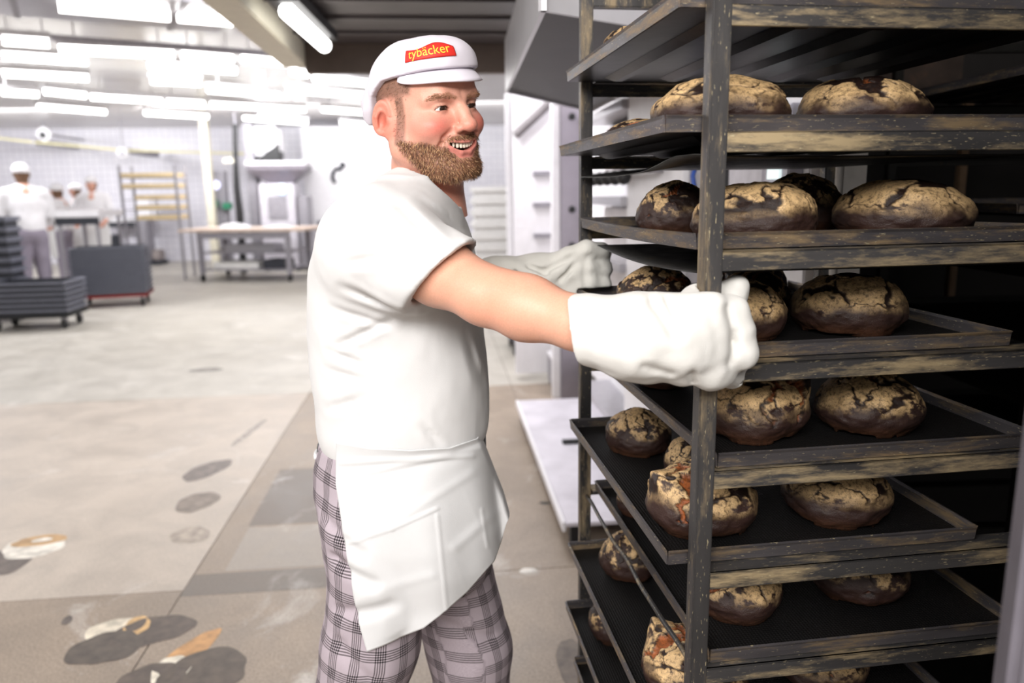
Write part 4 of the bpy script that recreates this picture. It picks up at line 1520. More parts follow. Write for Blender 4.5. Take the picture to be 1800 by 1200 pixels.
def mat_floor(name, a, b, speck):
    N = Nodes(name)
    v = N.coord('Object')
    big = N.noise(v, 0.55, 5, 0.6); mid = N.noise(v, 3.2, 5, 0.65, 0.6); fine = N.noise(v, 120, 3, 0.7)
    c = N.ramp(big, [(0.3, lin(a)), (0.72, lin(b))])
    c = N.mix(N.ramp(mid, [(0.35, 0.55), (0.62, 0.0)]), c, tuple(x * 0.72 for x in lin(a)))
    c = N.mix(N.ramp(N.noise(v, 1.4, 6, 0.7, 1.2), [(0.58, 0.0), (0.74, 0.5)]), c, lin((232, 228, 224)))
    c = N.mix(1.0, c, N.ramp(fine, [(0.25, 1 - speck), (0.75, 1 + speck * 0.6)]), 'MULTIPLY')
    c = N.mix(N.ramp(N.noise(v, 46, 2, 0.5), [(0.70, 0.0), (0.78, 0.35)]), c, lin((92, 82, 74)))
    N.bump(mid, 0.08, 0.003)
    return N.set(color=c, rough=N.ramp(mid, [(0.3, 0.38), (0.7, 0.55)]), spec=0.4)


M_fl = [mat_floor('pale_concrete', (178, 166, 154), (204, 192, 180), 0.3), mat_floor('worn_concrete', (146, 131, 116), (176, 160, 144), 0.5), mat_floor('far_concrete', (178, 172, 162), (200, 195, 187), 0.1)]
M_joint = plain('joint_fill', (126, 116, 108), 0.9)

floor = structure(MB().box(-16, 5, -4, 22, -0.12, -0.004).build('floor', M_joint))
floor.matrix_world = HT
xs = [-16, -11.0, -7.7, -4.4, -1.085, 0.56, 5]
ys = [-4, 2.955, 6.08, 9.3, 12.6, 16.0, 22]
for i in range(len(xs) - 1):
    for j in range(len(ys) - 1):
        m = M_fl[2] if j >= 2 else (M_fl[0] if j == 1 and i < 4 else M_fl[1])
        MB().box(xs[i] + 0.003, xs[i + 1] - 0.003, ys[j] + 0.003, ys[j + 1] - 0.003, -0.004, 0.0).build('slab', m, floor)


def stain(px, py, rx, ry, rot, c, seed, name='stain', rough=0.5):
    """a flat patch of spilled or worn floor, drawn on the ground where it lies"""
    P = HI @ at_z(px, py, 0)
    n = 40
    ry = ry * (1.8 if ry > 0.025 and rx > 0.04 and ry < 0.15 else 1.0)
    vs = [(P.x, P.y, 0.0008)]
    for k in range(n):
        w = 2 * math.pi * k / n
        r = 1 + 0.10 * math.sin(2 * w + seed) + 0.05 * math.sin(3 * w + seed * 2) + 0.03 * math.sin(7 * w + seed)
        x, y = rx * r * math.cos(w), ry * r * math.sin(w)
        vs.append((P.x + x * math.cos(rot) - y * math.sin(rot), P.y + x * math.sin(rot) + y * math.cos(rot), 0.0008 + 0.0002 * (seed % 3)))
    o = obj(name, vs, [(0, k + 1, (k + 1) % n + 1) for k in range(n)], plain(name + '_%d' % seed, c, rough, 0, 0.35, 22), floor)
    return o


for a in ((268, 1108, 0.135, 0.060, 0.15, (84, 72, 64), 1), (185, 1138, 0.115, 0.062, 0.3, (80, 70, 62), 2), (205, 1108, 0.10, 0.05, 0.4, (206, 196, 178), 3), (240, 1100, 0.05, 0.035, 0.0, (196, 160, 110), 4),
          (358, 1182, 0.155, 0.070, 0.1, (82, 70, 60), 5), (315, 1160, 0.055, 0.11, -0.35, (176, 132, 84), 6), (300, 1178, 0.06, 0.05, 0.3, (214, 206, 190), 7), (265, 1192, 0.10, 0.05, 0.2, (84, 72, 64), 8),
          (12, 985, 0.10, 0.08, 0.2, (96, 86, 80), 9), (58, 962, 0.14, 0.06, 0.1, (212, 206, 196), 10), (70, 950, 0.13, 0.03, 0.15, (176, 142, 100), 11),
          (364, 826, 0.10, 0.17, -0.3, (110, 100, 94), 12), (347, 882, 0.10, 0.075, 0.1, (122, 110, 100), 13), (362, 650, 0.14, 0.05, 0, (130, 124, 118), 14), (335, 940, 0.08, 0.06, 0.5, (156, 144, 132), 15),
          (958, 884, 0.03, 0.02, 0, (60, 52, 46), 16), (118, 1090, 0.02, 0.03, 0.2, (90, 80, 74), 17), (438, 760, 0.03, 0.28, -0.15, (150, 140, 132), 18), (1005, 1165, 0.05, 0.08, 0, (104, 92, 82), 19), (928, 1003, 0.035, 0.025, 0, (220, 214, 206), 20)):
    stain(*a)
# re-laid darker patches between the slabs
for (x0, x1, y0, y1, c) in ((-0.97, -0.10, 3.55, 4.32, (128, 117, 108)), (-1.085, 0.0, 2.905, 3.085, (126, 115, 105)), (-0.96, 0.2, 3.10, 3.53, (168, 157, 146))):
    MB().box(x0, x1, y0, y1, 0.0, 0.0006).build('floor_patch', mat_floor('patch_concrete_%d' % int(c[0]), tuple(int(v * 0.92) for v in c), c, 0.25), floor)


def mat_tiles():
    N = Nodes('white_wall_tiles')
    v = N.coord('Generated', (1, 1, 1))
    b = N.n('ShaderNodeTexBrick'); b.offset = 0.0
    b.inputs['Color1'].default_value = (*lin((233, 231, 238)), 1); b.inputs['Color2'].default_value = (*lin((226, 224, 233)), 1); b.inputs['Mortar'].default_value = (*lin((204, 201, 211)), 1)
    b.inputs['Scale'].default_value = 1.0; b.inputs['Brick Width'].default_value = 0.15; b.inputs['Row Height'].default_value = 0.15; b.inputs['Mortar Size'].default_value = 0.008
    tc = N.coord('Object', (1, 1, 1))
    sp = N.n('ShaderNodeSeparateXYZ'); N.l(tc, sp.inputs[0])
    ad = N.n('ShaderNodeMath', operation='ADD'); N.l(sp.outputs[0], ad.inputs[0]); N.l(sp.outputs[1], ad.inputs[1])
    cb = N.n('ShaderNodeCombineXYZ'); N.l(ad.outputs[0], cb.inputs[0]); N.l(sp.outputs[2], cb.inputs[1])
    N.l(cb.outputs[0], b.inputs['Vector'])
    return N.set(color=b.outputs['Color'], rough=0.3)


M_tiles = mat_tiles()
for nm, bx in (('wall_back', (-16, 5, 19.6, 19.8, 0, CEIL)), ('wall_left', (-16.2, -16, -4, 19.8, 0, CEIL)), ('wall_right', (5, 5.2, -4, 19.8, 0, CEIL))):
    o = structure(MB().box(*bx).build(nm, M_tiles)); o.matrix_world = HT


def mat_ceiling():
    N = Nodes('pale_ceiling_sheet')
    v = N.coord('Object')
    wv = N.n('ShaderNodeTexWave', wave_type='BANDS', bands_direction='Y'); wv.inputs['Scale'].default_value = 1.6
    N.l(v, wv.inputs['Vector'])
    c = N.ramp(N.noise(v, 0.7, 3), [(0.3, lin((196, 192, 190))), (0.7, lin((214, 211, 210)))])
    N.bump(wv.outputs['Fac'], 0.15, 0.01)
    return N.set(color=c, rough=0.25, spec=0.5)


o = structure(MB().box(-16, 5, -4, 19.8, CEIL, CEIL + 0.1).build('ceiling', mat_ceiling())); o.matrix_world = HT

# --- rows of lamps in the hall, each hung under the ceiling
LAMP_Z = 2.95
ROWS = [('row nearest the camera', [(97, 10, 303, 28), (307, 28, 413, 37)]),
        ('second row from the camera', [(0, 70, 90, 76), (100, 86, 310, 96), (316, 96, 413, 104), (422, 103, 525, 113)]),
        ('third row from the camera', [(0, 97, 157, 108), (257, 113, 418, 124), (510, 126, 543, 130), (549, 137, 650, 146)]),
        ('fourth row from the camera', [(0, 128, 158, 137), (262, 141, 355, 146), (363, 157, 493, 168), (503, 158, 650, 168)]),
        ('fifth row from the camera', [(0, 162, 70, 166), (76, 160, 152, 168), (157, 170, 287, 178), (292, 178, 361, 182), (368, 183, 538, 193), (565, 192, 650, 198)]),
        ('row farthest from the camera', [(65, 187, 187, 197), (252, 198, 367, 205), (427, 207, 540, 215), (599, 216, 670, 221)])]
for rname, tubes in ROWS:
    for k, (xa, ya, xb, yb) in enumerate(tubes):
        a, b = at_z(xa, ya, LAMP_Z), at_z(xb, yb, LAMP_Z)
        c = (a + b) / 2; d = b - a; L = min(d.length, 2.4)
        t = thing('fluorescent_lamp', c, 'glowing tube lamp, %s from the left in the %s' % (ORD[k], rname), 'lamp', 'tube lamps under the hall ceiling', rz=math.atan2(d.y, d.x))
        MB().box(-L / 2, L / 2, -0.055, 0.055, 0.035, 0.085).build('housing', M_lamp_body, t)
        MB().tube([(-L / 2 + 0.02, 0, 0), (L / 2 - 0.02, 0, 0)], 0.045, 10).build('tube', M_lamp, t, smooth=False)
        for s in (-1, 1):
            MB().tube([(s * L * 0.35, 0, 0.08), (s * L * 0.35, 0, CEIL - LAMP_Z)], 0.006, 6).build('hanger', M_lamp_body, t)
# mirror-bright duct sheet and pipes under the ceiling
for k, (pa, pb, r, z, words) in enumerate((((0, 60, 500, 96), (0, 0), 0.03, 3.0, 'thin grey ceiling pipe above the second lamp row'),)):
    a, b = at_z(pa[0], pa[1], z), at_z(pa[2], pa[3], z)
    tag(MB().tube([a + (a - b) * 0.3, b], r, 8).build('ceiling_pipe', M_steel_dull), words, 'pipe')
t = hthing('ceiling_duct', -3.0, 6.15, 2.98, 'shiny flat steel duct near the top left corner', 'duct', rz=0.42)
MB().box(-1.9, 1.5, -0.55, 0.55, 0.0, 0.2).build('duct_body', M_steel, t, bevel=0.01)
for s in (-1.2, 0.0, 1.1):
    MB().box(s - 0.02, s + 0.02, -0.57, 0.57, -0.012, 0.212).build('flange', M_steel_dull, t)

# --- dark canopy over the aisle with its own lamp
M_canopy = plain('dark_canopy_sheet', (92, 86, 86), 0.4, 0.2, 0.15, 6)
M_brown = plain('brown_canopy_edge', (96, 82, 74), 0.6, 0, 0.1)
t = hthing('ceiling_canopy', 0, 0, 0, 'dark ribbed canopy over the aisle above the baker', 'canopy')
cz = 2.36
yy = 2.2
while yy < 4.6:
    MB().box(-0.72, 0.95, yy + 0.006, min(yy + 0.34, 4.62), cz + 0.06, cz + 0.08).build('panel', M_canopy, t)
    MB().box(-0.72, 0.95, yy - 0.02, yy + 0.006, cz + 0.045, cz + 0.08).build('rib', M_canopy, t)
    yy += 0.35
MB().box(-0.86, -0.72, 2.2, 4.70, cz - 0.06, cz + 0.24).build('fascia', M_cream, t, bevel=0.006)
MB().box(-0.72, 0.95, 4.62, 4.70, cz - 0.10, cz + 0.24).build('fascia', M_brown, t, bevel=0.004)
for x in (-0.8, 0.9):
    for y in (2.4, 4.66):
        MB().tube([(x, y, cz + 0.2), (x, y, CEIL)], 0.012, 8).build('hanger', M_steel_dull, t)
a, b = at_z(505, 20, cz - 0.05), at_z(570, 80, cz - 0.05)
c = (a + b) / 2; d = b - a
t = thing('fluorescent_lamp', c, 'single glowing tube lamp under the dark canopy', 'lamp', rz=math.atan2(d.y, d.x))
L = d.length
MB().box(-L / 2 - 0.05, L / 2 + 0.05, -0.06, 0.06, 0.03, 0.075).build('housing', M_black, t)
MB().tube([(-L / 2, 0, 0), (L / 2, 0, 0)], 0.036, 12).build('tube', M_lamp, t)

# --- steel hood over the oven front
M_hood = plain('hood_steel', (206, 205, 210), 0.3, 0.3, 0.05, 8)
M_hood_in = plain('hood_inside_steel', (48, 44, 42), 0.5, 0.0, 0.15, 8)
t = hthing('oven_hood', 0, 0, 0, 'steel extractor hood with pale sides jutting from the oven front', 'hood')
hc = [(0.262, 1.90), (0.87, 2.28), (0.87, 4.30), (0.31, 3.42)]
for k in range(4):
    (xa, ya), (xb, yb) = hc[k], hc[(k + 1) % 4]
    dx, dy = xb - xa, yb - ya; L = math.hypot(dx, dy); nx_, ny_ = -dy / L * 0.012, dx / L * 0.012
    MB().add([(xa, ya, 2.0), (xb, yb, 2.0), (xb + nx_, yb + ny_, 2.0), (xa + nx_, ya + ny_, 2.0), (xa, ya, 2.2), (xb, yb, 2.2), (xb + nx_, yb + ny_, 2.2), (xa + nx_, ya + ny_, 2.2)],
             [(0, 3, 2, 1), (4, 5, 6, 7), (0, 1, 5, 4), (1, 2, 6, 5), (2, 3, 7, 6), (3, 0, 4, 7)]).build('side_plate', M_hood, t)
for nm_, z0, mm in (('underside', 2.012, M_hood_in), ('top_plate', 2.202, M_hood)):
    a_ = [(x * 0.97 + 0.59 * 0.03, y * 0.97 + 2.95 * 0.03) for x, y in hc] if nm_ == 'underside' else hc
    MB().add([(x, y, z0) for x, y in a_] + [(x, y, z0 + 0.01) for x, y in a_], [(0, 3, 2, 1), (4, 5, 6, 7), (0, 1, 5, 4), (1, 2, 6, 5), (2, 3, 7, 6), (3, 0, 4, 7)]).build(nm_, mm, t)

# --- oven front on the right
t = hthing('oven_bank', 0, 0, 0, 'white fronted row of ovens behind the bread rack', 'oven')
MB().box(1.05, 3.0, 3.0, 8.6, 0.30, 2.6).build('oven_body', M_white, t)
MB().box(0.90, 0.955, 1.80, 2.06, 0.0, 2.5).build('cabinet_panel', M_white, t, bevel=0.004)
MB().box(0.90, 0.95, 2.07, 2.32, 0.0, 2.5).build('cabinet_panel', plain('pale_panel', (220, 217, 226), 0.4), t, bevel=0.004)
MB().box(0.93, 0.95, 2.32, 2.46, 0.0, 2.5).build('dark_gap', M_black, t)  # black strip stands in for the shade of an open gap
MB().box(0.90, 0.95, 2.46, 2.70, 0.0, 2.5).build('door_frame', M_steel_dull, t, bevel=0.004)
MB().box(0.88, 0.95, 2.71, 2.84, 0.0, 2.5).build('door_frame', M_white, t, bevel=0.004)
MB().box(0.90, 0.95, 2.85, 3.6, 0.30, 2.5).build('door_leaf', M_white, t, bevel=0.004)
for z0 in (0.35, 0.85, 1.18, 1.50, 1.95):
    MB().box(0.87, 1.05, 3.6, 4.6, z0, z0 + 0.045).build('ledge', M_steel, t, bevel=0.004)
    if z0 > 0.4:
        MB().box(1.0, 1.05, 3.65, 4.55, z0 - 0.26, z0 - 0.02).build('oven_door_flap', plain('oven_flap', (196, 190, 190), 0.35, 0.3), t, bevel=0.004)
t_bank = t
# control box with a small screen
cb_ = MB().box(0.86, 0.90, 1.83, 1.97, 1.42, 1.78).build('control_box', plain('control_grey', (196, 194, 206), 0.4), t, bevel=0.004)
MB().box(0.853, 0.86, 1.865, 1.935, 1.60, 1.66).build('screen', glow('panel_screen', (225, 240, 240), 0.9), cb_)
# the bar with round black knobs
br = MB().tube([(0.84, 3.0, 1.655), (0.84, 4.3, 1.655)], 0.011, 8).build('knob_bar', M_black, t)
for k in range(5):
    MB().lathe((0.84, 3.42 + 0.17 * k, 1.635), [(0.004, -0.036), (0.024, -0.028), (0.036, 0), (0.024, 0.028), (0.004, 0.036)], 14).build('knob', M_black, br, smooth=True)
for k, y in enumerate((3.02, 4.28)):
    MB().tube([(0.84, y, 1.655), (0.90, y, 1.655)], 0.012, 8).build('bracket', M_steel_dull, br)
MB().tube([(0.87, 2.50, 1.70), (0.84, 2.48, 1.62), (0.86, 2.47, 1.50), (0.84, 2.50, 1.38)], 0.008, 8).build('blue_hose', plain('blue_hose_rubber', (40, 80, 170), 0.4), t)
# steel posts with knobs between the ovens
for (px, py, wpx, dpt, ks, words) in ((1003, 700, 34, 0.10, (205, 368, 432), 'grey steel oven post with round black knobs beside the far rack post'), (921, 600, 32, 0.12, (298, 338, 370, 413), 'grey steel oven post farther away, seen past the smiling face')):
    P = HI @ at_z(px, py, 0); Y = at_z(px, py, 0).y
    w = wpx / FPX * Y
    t = hthing('oven_post', P.x, P.y, 0, words, 'post', 'steel posts along the oven front')
    MB().box(-w / 2, w / 2, 0, dpt, 0, 2.55).build('post_body', plain('oven_post_steel', (158, 152, 162), 0.4, 0.3, 0.08, 5), t, bevel=0.004)
    MB().box(-w / 2 - 0.06, -w / 2 - 0.003, 0.02, dpt, 0, 2.55).build('edge_strip', M_white, t, bevel=0.003)
    for kp in ks:
        q = at_y(px, kp, Y)
        MB().lathe((0.01, -0.001, q.z), [(0.002, -0.028), (0.020, -0.024), (0.026, -0.012), (0.012, 0.0), (0.010, 0.004)], 14, 'Y').build('knob', M_black, t)
# white door leaf and bracket between the two posts
bank = t_bank; t = bpy.data.objects.new('oven_door', None); COL.objects.link(t); t.parent = bank; t.location = (0.62, 6.25, 0)
MB().box(0.0, 0.43, 0.0, 0.05, 0.05, 2.4).build('door_panel', M_white, t, bevel=0.006)
for z0 in (0.5, 0.9, 1.2, 1.45, 1.7):
    MB().box(0.16, 0.34, -0.03, -0.002, z0, z0 + 0.035).build('shelf_strip', M_steel_dull, t)
MB().tube([(0.02, -0.02, 2.02), (0.34, -0.02, 2.30)], 0.035, 8).build('bracket', plain('bracket_grey', (112, 106, 108), 0.5), t)

# --- the dark oven chamber that the rack stands before
M_chamber = plain('shaded_chamber_wall', (30, 26, 25), 0.7, 0, 0.3, 6)  # the unlit chamber's darkness is put into the wall colour
M_rust = worn_steel('scorched_chamber_steel', (70, 58, 52), (96, 74, 60), 0.02, speck=False, rough=0.55, metal=0.2)
t = hthing('oven_chamber', 0, 0, 0, 'black walled oven chamber with scorched brown back on the right', 'oven')
MB().box(1.0, 2.9, 2.86, 2.90, 0, 2.5).build('back_wall', M_chamber, t)
MB().box(1.0, 2.0, 2.83, 2.86, 1.92, 2.3).build('back_panel', M_rust, t, bevel=0.004)
MB().box(1.0, 1.46, 2.83, 2.86, 1.30, 1.90).build('back_panel', M_rust, t, bevel=0.004)
MB().box(2.86, 2.90, -0.6, 2.86, 0, 2.5).build('side_wall', M_chamber, t)
MB().box(0.96, 2.90, -0.6, 2.90, 2.5, 2.54).build('chamber_roof', M_chamber, t)
MB().box(0.97, 2.86, -0.6, 2.86, 0.0, 0.01).build('chamber_floor', M_chamber, t)
MB().box(0.957, 0.985, 1.80, 2.90, 0.01, 2.5).build('front_wall', M_chamber, t)
MB().box(0.93, 0.99, 1.70, 1.795, 0.01, 2.5).build('jamb', plain('pale_jamb_steel', (214, 208, 200), 0.4, 0.1), t, bevel=0.003)
p = HI @ at_y(1681, 440, 2.76)
MB().box(p.x - 0.014, p.x + 0.014, p.y, p.y + 0.03, 0.9, 1.86).build('guide_strip', plain('tan_guide_strip', (150, 122, 96), 0.5, 0.2), t, bevel=0.003)

# --- second rack waiting inside the chamber
rack2 = make_rack('shaded second rack standing inside the dark oven chamber', M_rack_dark, M_rack_dark, (1.20, 1.70, 0.012), 0.03)  # shade inside the chamber is carried by the darker steel
RM2 = Matrix.Translation((1.20, 1.70, 0.012)) @ Matrix.Rotation(0.03, 4, 'Z')
for lv, u0, words in ((0, -0.035, 'bright rimmed tray at the top of the shaded second rack'), (2, -0.05, 'thin edged tray at eye level in the shaded second rack'), (3, 0.03, 'dark tray in the shaded second rack behind the plump purple loaf'),
                      (4, 0.03, 'dark tray in the shaded second rack behind the orange torn loaf'), (5, 0.03, 'dark tray low in the shaded second rack, above the lowest one'), (6, 0.03, 'lowest visible dark tray in the shaded second rack')):
    make_tray('baking_tray', lv, u0 if u0 < 0 else 0.036, 0.034, 0.53, 0.665, 0.0, words, rm=M_tray if lv in (0, 2) else M_rack_dark, parent_m=RM2, lift=0.002, group='trays in the second rack')  # lower rims take the darker steel as shade

# --- steel door edge close to the camera
t = thing('steel_partition', (0.408, 0.56, 0.0), 'dark steel partition edge blurred at the lower right corner', 'partition', rz=-0.35)
M_door = plain('door_steel', (96, 94, 100), 0.35, 0.4, 0.08, 8)
MB().box(0.0, 0.05, 0.0, 0.05, 0.0, 2.3).build('edge_post', plain('edge_steel', (104, 100, 108), 0.5, 0.2), t, bevel=0.008, smooth=False, seg=3)
MB().box(0.05, 0.75, 0.006, 0.044, 0.02, 2.3).build('sheet', M_door, t)  # unseen beyond the edge, added to block light from the right

# --- low steel platform behind the rack
P1, P2 = HI @ at_z(925, 703, 0.13), HI @ at_z(995, 920, 0.13)
t = hthing('loading_platform', P2.x, P2.y, 0, 'low pale steel platform on the floor behind the rack', 'platform')
M_plate = plain('scuffed_plate_steel', (206, 202, 210), 0.4, 0.15, 0.14, 5)
Wp, Lp = 0.62, P1.y - P2.y
MB().box(0.0, Wp, 0, Lp, 0.112, 0.13).build('plate', M_plate, t, bevel=0.003)
MB().box(-0.016, 0.0, 0, Lp, 0.09, 0.135).build('edge_rail', M_white, t, bevel=0.003)
for x in (0.03, Wp - 0.06):
    for y in (0.05, Lp - 0.1):
        MB().box(x, x + 0.05, y, y + 0.05, 0, 0.112).build('foot', M_black, t)
MB().box(0.16, 0.50, Lp * 0.52, Lp * 0.52 + 0.035, 0.13, 0.15).build('handle_bar', M_black, t)
# cart beyond the platform
P = HI @ at_z(985, 622, 0)
t = hthing('trolley', P.x, P.y, 0, 'low dark trolley on castors under the gloved forearm', 'trolley')
MB().box(-0.5, 0.55, -0.05, 0.60, 0.15, 0.19).build('deck', plain('trolley_dark', (74, 70, 76), 0.4, 0.3), t, bevel=0.005)
for x in (-0.44, 0.48):
    for y in (0.02, 0.52):
        MB().lathe((x, y, 0.07), [(0.03, -0.02), (0.068, -0.018), (0.07, 0), (0.068, 0.018), (0.03, 0.02)], 16, 'X').build('wheel', M_rubber, t)
        MB().box(x - 0.03, x + 0.03, y - 0.03, y + 0.03, 0.12, 0.15).build('fork', M_steel_dull, t)
P = HI @ at_z(990, 690, 0)
t = hthing('steel_box', P.x + 0.05, P.y + 0.1, 0, 'small grey steel box on the floor beyond the platform', 'box')
MB().box(-0.12, 0.12, 0, 0.28, 0.02, 0.24).build('box_body', M_steel_dull, t, bevel=0.006)
MB().box(-0.125, 0.125, -0.01, 0.285, 0.24, 0.262).build('box_lid', M_white, t, bevel=0.004)
MB().box(-0.11, 0.11, 0.01, 0.27, 0.0, 0.02).build('box_foot', M_black, t)


# --- stacked plastic crates
def crate_mesh(w, d, h, m):
    b = MB()
    th = 0.012
    W_, D_ = w, d; w, d = w - 0.05, d - 0.05
    b.box(-w / 2, w / 2, -d / 2, d / 2, 0, th)
    b.box(-w / 2, w / 2, -d / 2, -d / 2 + th, th, h).box(-w / 2, w / 2, d / 2 - th, d / 2, th, h)
    b.box(-w / 2, -w / 2 + th, -d / 2 + th, d / 2 - th, th, h).box(w / 2 - th, w / 2, -d / 2 + th, d / 2 - th, th, h)
    rim = 0.03
    b.box(-w / 2 - rim, w / 2 + rim, -d / 2 - rim, -d / 2, h - 0.42 * h, h).box(-w / 2 - rim, w / 2 + rim, d / 2, d / 2 + rim, h - 0.42 * h, h)
    b.box(-w / 2 - rim, -w / 2, -d / 2, d / 2, h - 0.42 * h, h).box(w / 2, w / 2 + rim, -d / 2, d / 2, h - 0.42 * h, h)
    o = b.build('crate', m); me = o.data
    if m == M_crate:
        me.materials.append(M_crate_rim)
        me.polygons.foreach_set('material_index', [0] * 30 + [1] * 24)
    bpy.data.objects.remove(o)
    return me


def crate_stack(x, y, z, n, w, d, h, m, words, group, rz=0.0):
    me = crate_mesh(w, d, h - 0.003, m)
    for k in range(n):
        o = bpy.data.objects.new('crate', me); COL.objects.link(o)
        o.location = H(x, y, z + k * h); o.rotation_euler = (0, 0, HA + rz + 0.008 * math.sin(k * 2.1))
        tag(o, '%s, %s from the bottom' % (words, ORD[k]), 'crate', group)


def dolly(x, y, w, d, m, words, rz=0.0):
    t = hthing('dolly', x, y, 0, words, 'dolly', rz=rz)
    MB().box(-w / 2, w / 2, -d / 2, d / 2, 0.15, 0.19).build('deck', m, t, bevel=0.006)
    for sx in (-1, 1):
        for sy in (-1, 1):
            c = MB().box(sx * (w / 2 - 0.09) - 0.025, sx * (w / 2 - 0.09) + 0.025, sy * (d / 2 - 0.09) - 0.025, sy * (d / 2 - 0.09) + 0.025, 0.09, 0.15).build('caster', M_steel_dull, t)
            MB().lathe((sx * (w / 2 - 0.09), sy * (d / 2 - 0.09), 0.066), [(0.02, -0.022), (0.064, -0.018), (0.066, 0), (0.064, 0.018), (0.02, 0.022)], 14, 'X').build('wheel', M_rubber, c)


P = HI @ at_z(60, 578, 0)
dolly(P.x, P.y + 0.15, 0.95, 0.6, M_black, 'dark dolly under the low stack of crates in the lower left', 0.03)
crate_stack(P.x, P.y + 0.15, 0.1915, 6, 0.95, 0.6, 0.066, M_crate, 'dark grey crate in the low stack before the stooping worker', 'low stack of dark crates', 0.03)
P = HI @ at_z(190, 542, 0)
dolly(P.x - 0.02, P.y + 0.35, 0.98, 0.7, M_red, 'red dolly under the taller stack of crates', 0.22)
crate_stack(P.x - 0.02, P.y + 0.35, 0.1915, 11, 0.98, 0.7, 0.062, M_crate, 'dark grey crate in the taller stack on the red dolly', 'taller stack of dark crates', 0.22)
P = HI @ at_y(20, 470, 9.7); P.y = (HI @ at_z(60, 578, 0)).y + 0.72
dolly(P.x - 0.36, P.y, 0.7, 0.36, M_steel_dull, 'steel dolly at the left edge behind the stooping worker')
crate_stack(P.x - 0.36, P.y, 0.1915, 9, 0.7, 0.36, 0.13, M_crate, 'large dark crate in the stack cut off by the left edge', 'large crates at the left edge')
# pale trays stacked on a wheeled base behind the baker's chin
P = HI @ at_z(868, 560, 0)
dolly(P.x, P.y + 0.3, 0.62, 0.5, M_steel_dull, 'steel dolly under the pale crates past the chest')
crate_stack(P.x, P.y + 0.3, 0.1915, 10, 0.46, 0.42, 0.145, M_crate_w, 'pale plastic crate in the tall stack past the bearded chin', 'tall stack of pale crates')

# --- far column, pipe, hose, wall fittings
P = at_y(365, 290, 16.2)
o = structure(MB().box(-0.075, 0.075, -0.075, 0.075, 0, CEIL).build('trim_1', M_cream, bevel=0.004)); o.location = (P.x, P.y, 0)
ptsp = [at_y(-60, 236, 16.9), at_y(60, 250, 16.9), at_y(130, 256, 16.9), at_y(215, 264, 16.9), at_y(430, 270, 16.9)]
t = thing('wall_pipe', ptsp[2], 'thin yellow pipe running along the tiled back wall', 'pipe')
M_yel = plain('yellow_pipe_paint', (214, 207, 168), 0.5)
MB().tube([p - ptsp[2] for p in ptsp], 0.024, 8).build('pipe_run', M_yel, t)
for q in (ptsp[1], ptsp[3]):
    MB().box(-0.03, 0.03, -0.02, 1.7, -0.06, 0.06, Matrix.Translation(q - ptsp[2])).build('pipe_bracket', M_steel_dull, t)
P = at_y(418, 370, 15.7)
t = thing('hose', (P.x, P.y, 0), 'dark hose hanging down in front of the white machine', 'hose')
q = [at_y(x, y, 15.7) for x, y in ((413, 218), (414, 280), (416, 330), (421, 372))]
MB().tube([Vector((v.x - P.x, 0, v.z)) for v in q] + [Vector((0.02, 0, 0.0))], [0.045, 0.05, 0.065, 0.075, 0.07], 10).build('hose_tube', M_black, t)
MB().box(-0.2, 0.05, -0.03, 0.03, at_y(415, 283, 15.7).z - 0.03, at_y(415, 278, 15.7).z).build('hose_bracket', M_cream, t)
MB().tube([(q[0].x - P.x, 0, q[0].z), (q[0].x - P.x, 0, CEIL)], 0.02, 8).build('hose_feed', M_steel_dull, t)
for (px, py, r, words, nm, m2) in ((79, 236, 0.15, 'round white wall fan with a dark lower edge above the pipe', 'wall_fan', M_black), (217, 268, 0.12, 'small round grey clock on the tiled wall', 'wall_clock', M_steel_dull)):
    P = at_y(px, py, 16.9); hp = HI @ P
    t = thing(nm, P, words, nm.split('_')[1], rz=HA)
    MB().lathe((0, 0, 0), [(r * 0.6, -0.1), (r, -0.06), (r, 0.0), (r * 0.9, 0.04)], 20, 'Y').build('casing', M_white, t)
    MB().lathe((0, -0.105, -0.02), [(r * 0.3, -0.005), (r * 0.5, 0.0), (r * 0.5, 0.005)], 16, 'Y').build('face', m2, t)
    MB().box(-0.02, 0.02, 0.03, 19.6 - hp.y, -0.02, 0.02).build('wall_arm', M_steel_dull, t)
    MB().tube([(0, 0, r), (0, 0, CEIL - P.z)], 0.012, 6).build('cable', M_steel_dull, t)

# --- shelf rack with wooden boards
P0, P1 = at_y(222, 395, 14.6), at_y(315, 395, 14.6)
t = thing('board_rack', ((P0.x + P1.x) / 2, 14.6, 0), 'grey rack holding yellowish dough boards at the back wall', 'rack', rz=HA)
w = P1.x - P0.x
for x in (-w / 2, w / 2):
    for y in (0, 0.6):
        MB().box(x - 0.02, x + 0.02, y - 0.02, y + 0.02, 0, at_y(270, 290, 14.6).z).build('post', M_steel_dull, t)
for k, py in enumerate((303, 322, 342, 360, 378)):
    z = at_y(270, py, 14.6).z
    MB().box(-w / 2 + 0.02, w / 2 - 0.02, -0.02, 0.62, z - 0.10, z - 0.085).build('shelf', M_steel_dull, t)
    x0 = -w / 2 + 0.03 if k < 2 else -w / 2 + 0.25
    b_ = MB().box(x0, w / 2 - 0.03, -0.03, 0.6, z - 0.083, z - 0.005).build('dough_board', M_wood)
    b_.matrix_world = Matrix.Translation((t.location.x, 14.6, 0)) @ Matrix.Rotation(HA, 4, 'Z')
    tag(b_, 'yellow wooden dough board, %s from the top in the grey rack' % ORD[k], 'board', 'dough boards in the rack')

